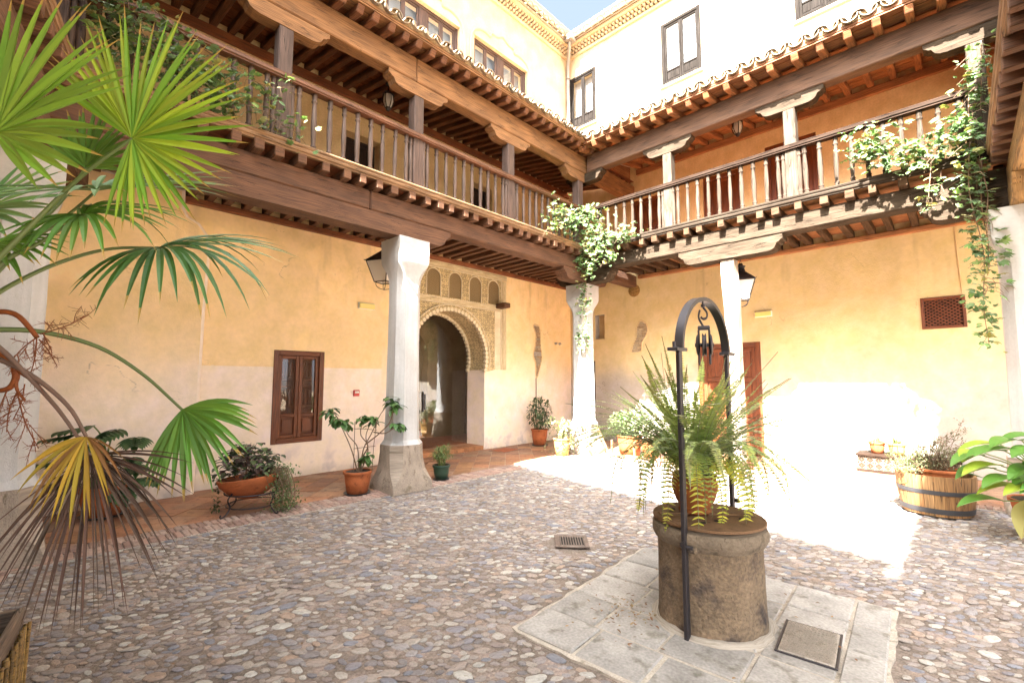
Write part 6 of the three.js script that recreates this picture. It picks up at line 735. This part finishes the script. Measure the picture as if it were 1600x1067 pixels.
{
  const CR = V(-2.87, 1.8, 0.32), t = thing('fan_palm', 'green fan palm with two dead drooping leaves rising from the reed planter at left', 'palm', [CR.x, 0, CR.z]); const O = V(CR.x, 0, CR.z), r = rng(170), toL = (v) => v.clone().sub(O);
  const tr = taper([V(0.02, 0.44, 0), V(-0.01, 0.9, 0.01), V(0.0, 1.4, 0), V(0, 1.86, 0)], 0.13, 0.1, 24, 12); wobble(tr, 0.03, 9); obj('trunk', tr, M.rough, t);
  const fib = []; for (let k = 0; k < 120; k++) { const a = r() * 6.28, y = rr(0.5, 1.8, r), R = 0.11; fib.push(taper([V(Math.cos(a) * R, y, Math.sin(a) * R), V(Math.cos(a) * (R + 0.04), y + 0.07, Math.sin(a) * (R + 0.04)), V(Math.cos(a + 0.3) * (R + 0.05), y + 0.12, Math.sin(a + 0.3) * (R + 0.05))], 0.006, 0.002, 4, 3)); } obj('trunk_fibre', fib, M.stem, t);
  // hub pixel and depth, direction of the middle leaflet in the picture (degrees), half spread, leaflet length, width, count, turn of the blade: up, towards the eye; droop, colour, stalk
  const YG = [0.3, 0.43, 0.03], GR = [0.1, 0.24, 0.025], BG = [0.14, 0.28, 0.08], DG = [0.06, 0.16, 0.03];
  const F = [
    [-8, 207, 1.7, 50, 92, 0.58, 0.036, 27, 0.25, 1, 0.15, [0.17, 0.32, 0.025], [[-30, 300, 1.72], [-70, 420, 1.78]]],
    [206, 216, 2.0, 25, 122, 0.58, 0.025, 48, 0.1, 1, 0.12, YG, [[130, 272, 1.95], [60, 340, 1.9], [0, 400, 1.85], [-70, 470, 1.8]]],
    [133, 262, 2.35, 70, 75, 0.34, 0.032, 18, 0.2, 1, 0.2, GR, [[90, 320, 2.25], [0, 400, 2.0], [-60, 480, 1.9]]],
    [150, 298, 2.3, 6, 130, 0.66, 0.034, 34, 0.93, 0.4, 0.25, BG, [[100, 340, 2.2], [30, 390, 2.05], [-60, 480, 1.9]]],
    [128, 335, 2.15, -8, 135, 0.47, 0.03, 30, 0.85, 0.5, 0.8, GR, [[60, 380, 2.05], [0, 412, 1.95], [-60, 490, 1.85]]],
    [248, 387, 2.5, -24, 96, 0.74, 0.032, 30, 0.92, 0.4, 1.05, DG, [[170, 389, 2.4], [90, 411, 2.25], [0, 455, 2.05], [-60, 500, 1.9]]],
    [284, 640, 2.4, -45, 62, 0.5, 0.03, 26, 0.5, 0.85, 0.45, GR, [[220, 583, 2.35], [150, 541, 2.25], [60, 518, 2.1], [0, 515, 2.0], [-70, 520, 1.9]]],
    [140, 712, 2.0, -66, 74, 0.68, 0.0125, 46, 0.3, 0.95, 0.5, [0.085, 0.05, 0.036], [[90, 640, 1.97], [40, 585, 1.93], [0, 545, 1.9], [-70, 500, 1.85]]],
    [134, 682, 1.97, -88, 80, 0.36, 0.018, 17, 0.3, 0.95, 0.6, [0.33, 0.23, 0.025], [[110, 640, 1.96], [70, 602, 1.95], [30, 576, 1.93], [-60, 540, 1.9]]],
    [-20, 385, 2.05, -12, 80, 0.36, 0.03, 20, 0.8, 0.6, 0.6, GR, [[-60, 450, 1.95]]],
    [-30, 330, 2.3, 22, 80, 0.46, 0.034, 18, 0.6, 0.8, 0.3, BG, [[-60, 450, 2.0]]],
  ];
  F.forEach(([px, py, w, ang, spread, len, wid, n, nu, ne, droop, col, stalk], fi) => {
    const hub = at(px, py, w), f = new THREE.Group(); f.name = 'frond'; const hl = toL(hub); f.position.copy(hl); t.add(f); const dead = fi === 7 || fi === 8;
    const pts = [...stalk].reverse().map((q) => toL(at(...q)).sub(hl)); pts.unshift(CR.clone().sub(O).add(V(rr(-0.04, 0.04, r), rr(-0.1, 0.1, r), rr(-0.04, 0.04, r))).sub(hl)); pts.push(V()); obj('stalk', taper(pts, 0.013, 0.0065, 26, 6), dead ? mat(C(0.13, 0.08, 0.06)) : mat(C(0.09, 0.13, 0.035), { roughness: 0.5 }), f);
    const a = ang * Math.PI / 180; let N = UP.clone().multiplyScalar(nu).addScaledVector(LOOK, -ne).normalize(), A = RIGHT.clone().multiplyScalar(Math.cos(a)).addScaledVector(UP, Math.sin(a)); A.addScaledVector(N, -A.dot(N)).normalize(); const B = V().crossVectors(N, A).normalize();
    for (let k = 0; k < n; k++) { const u = (k + 0.5) / n * 2 - 1, ph = (u * spread + gauss(r) * 1.6) * Math.PI / 180, d = A.clone().multiplyScalar(Math.cos(ph)).addScaledVector(B, Math.sin(ph)).addScaledVector(N, 0.16 + gauss(r) * 0.05), L = new Leaves(500 + fi * 60 + k), lk = len * (1 - 0.28 * u * u) * rr(0.9, 1.06, r), c = fi === 8 && r() < 0.3 ? [0.2, 0.1, 0.03] : fi === 1 && r() < 0.35 ? [0.17, 0.34, 0.025] : col; L.leaf(V().addScaledVector(N, rr(-0.002, 0.002, r)), d, N, lk, wid * (dead ? rr(0.5, 1.3, r) : 1), c, { n: 8, tip: dead ? undefined : r() < 0.7 ? [0.4, 0.27, 0.06] : undefined, droop: droop * rr(0.5, 1.5, r) * (r() < 0.12 ? 1.8 : 1), fold: dead ? 0.8 : 0.4, base: 0.14, peak: 0.42, jit: 0.26 }); obj('leaflet', L.geo(), dead ? M.dry : M.leafGloss, f); }
  });
  // dry flower stalks
  const mBr = mat(H('#a85a24'), { map: woodTex, mr: [2, 2], roughness: 0.7 }), tw = [], P = (x, y, w = 1.95) => toL(at(x, y, w));
  const bract = (...a) => obj('bract', taper(...a), mBr, t); bract([P(-60, 500), P(0, 487), P(25, 492), P(42, 508), P(57, 527)], 0.014, 0.009, 16, 7); bract([P(-60, 530), P(0, 553), P(22, 572), P(45, 590), P(62, 598)], 0.018, 0.008, 16, 7); bract([P(22, 574), P(24, 590), P(14, 606), P(-20, 612)], 0.014, 0.009, 12, 7); bract([P(24, 590), P(26, 610), P(38, 625)], 0.008, 0.005, 8, 6);
  const branch = (o, d, l, rad, lev) => { const e = o.clone().addScaledVector(d, l).add(V(0, -l * 0.12, 0)); tw.push(taper([o, o.clone().lerp(e, 0.5).add(rdir(r).multiplyScalar(l * 0.06)), e], rad, rad * 0.6, lev ? 5 : 3, 3)); if (lev > 0) { const n = lev > 1 ? 8 : 6; for (let k = 0; k < n; k++) { const q = o.clone().lerp(e, (k + 1) / (n + 0.5)), dd = d.clone().multiplyScalar(0.5).add(rdir(r)).normalize(); branch(q, dd, l * rr(0.25, 0.5, r), rad * 0.6, lev - 1); } } };
  const dirP = (x0, y0, x1, y1) => P(x1, y1).sub(P(x0, y0)); for (const [x0, y0, x1, y1] of [[57, 527, 15, 560], [57, 527, 45, 585], [62, 522, 138, 482], [26, 612, 60, 690], [26, 612, 10, 668], [38, 600, 20, 650], [60, 530, 85, 560], [10, 610, -10, 660], [66, 520, 80, 545]]) { const v = dirP(x0, y0, x1, y1), l = v.length(); branch(P(x0, y0), v.normalize(), l, 0.0032, 2); } obj('flower_twigs', tw, mBr, t);
}
// fallen leaves and bits on the paving
{
  const L = new Leaves(700), r = L.r; for (let k = 0; k < 190; k++) { let x, z; if (k < 90) { x = -1.75 + gauss(r) * 0.22; z = -2.95 + gauss(r) * 0.3; } else if (k < 125) { x = rr(-2.2, -0.4, r); z = rr(-4.1, -2.4, r); } else { x = rr(-5.5, 0.2, r); z = rr(-8, -0.5, r); } if (Math.hypot(x - WELL[0], z - WELL[1]) < 0.38) continue; const a = r() * 6.28; L.leaf(V(x, 0.028 + r() * 0.006, z), V(Math.cos(a), rr(-0.1, 0.25, r), Math.sin(a)), V(0, 1, 0), rr(0.015, 0.04, r), rr(0.008, 0.018, r), r() < 0.6 ? [0.16, 0.08, 0.035] : [0.25, 0.16, 0.07], { n: 3, droop: rr(-0.6, 0.6, r) }); }
  const m = obj('fallen_leaves', L.geo(), M.dry); m.userData = { kind: 'stuff', label: 'small dry brown leaves scattered over the slabs and cobbles' };
}
renderer.render(scene, camera);
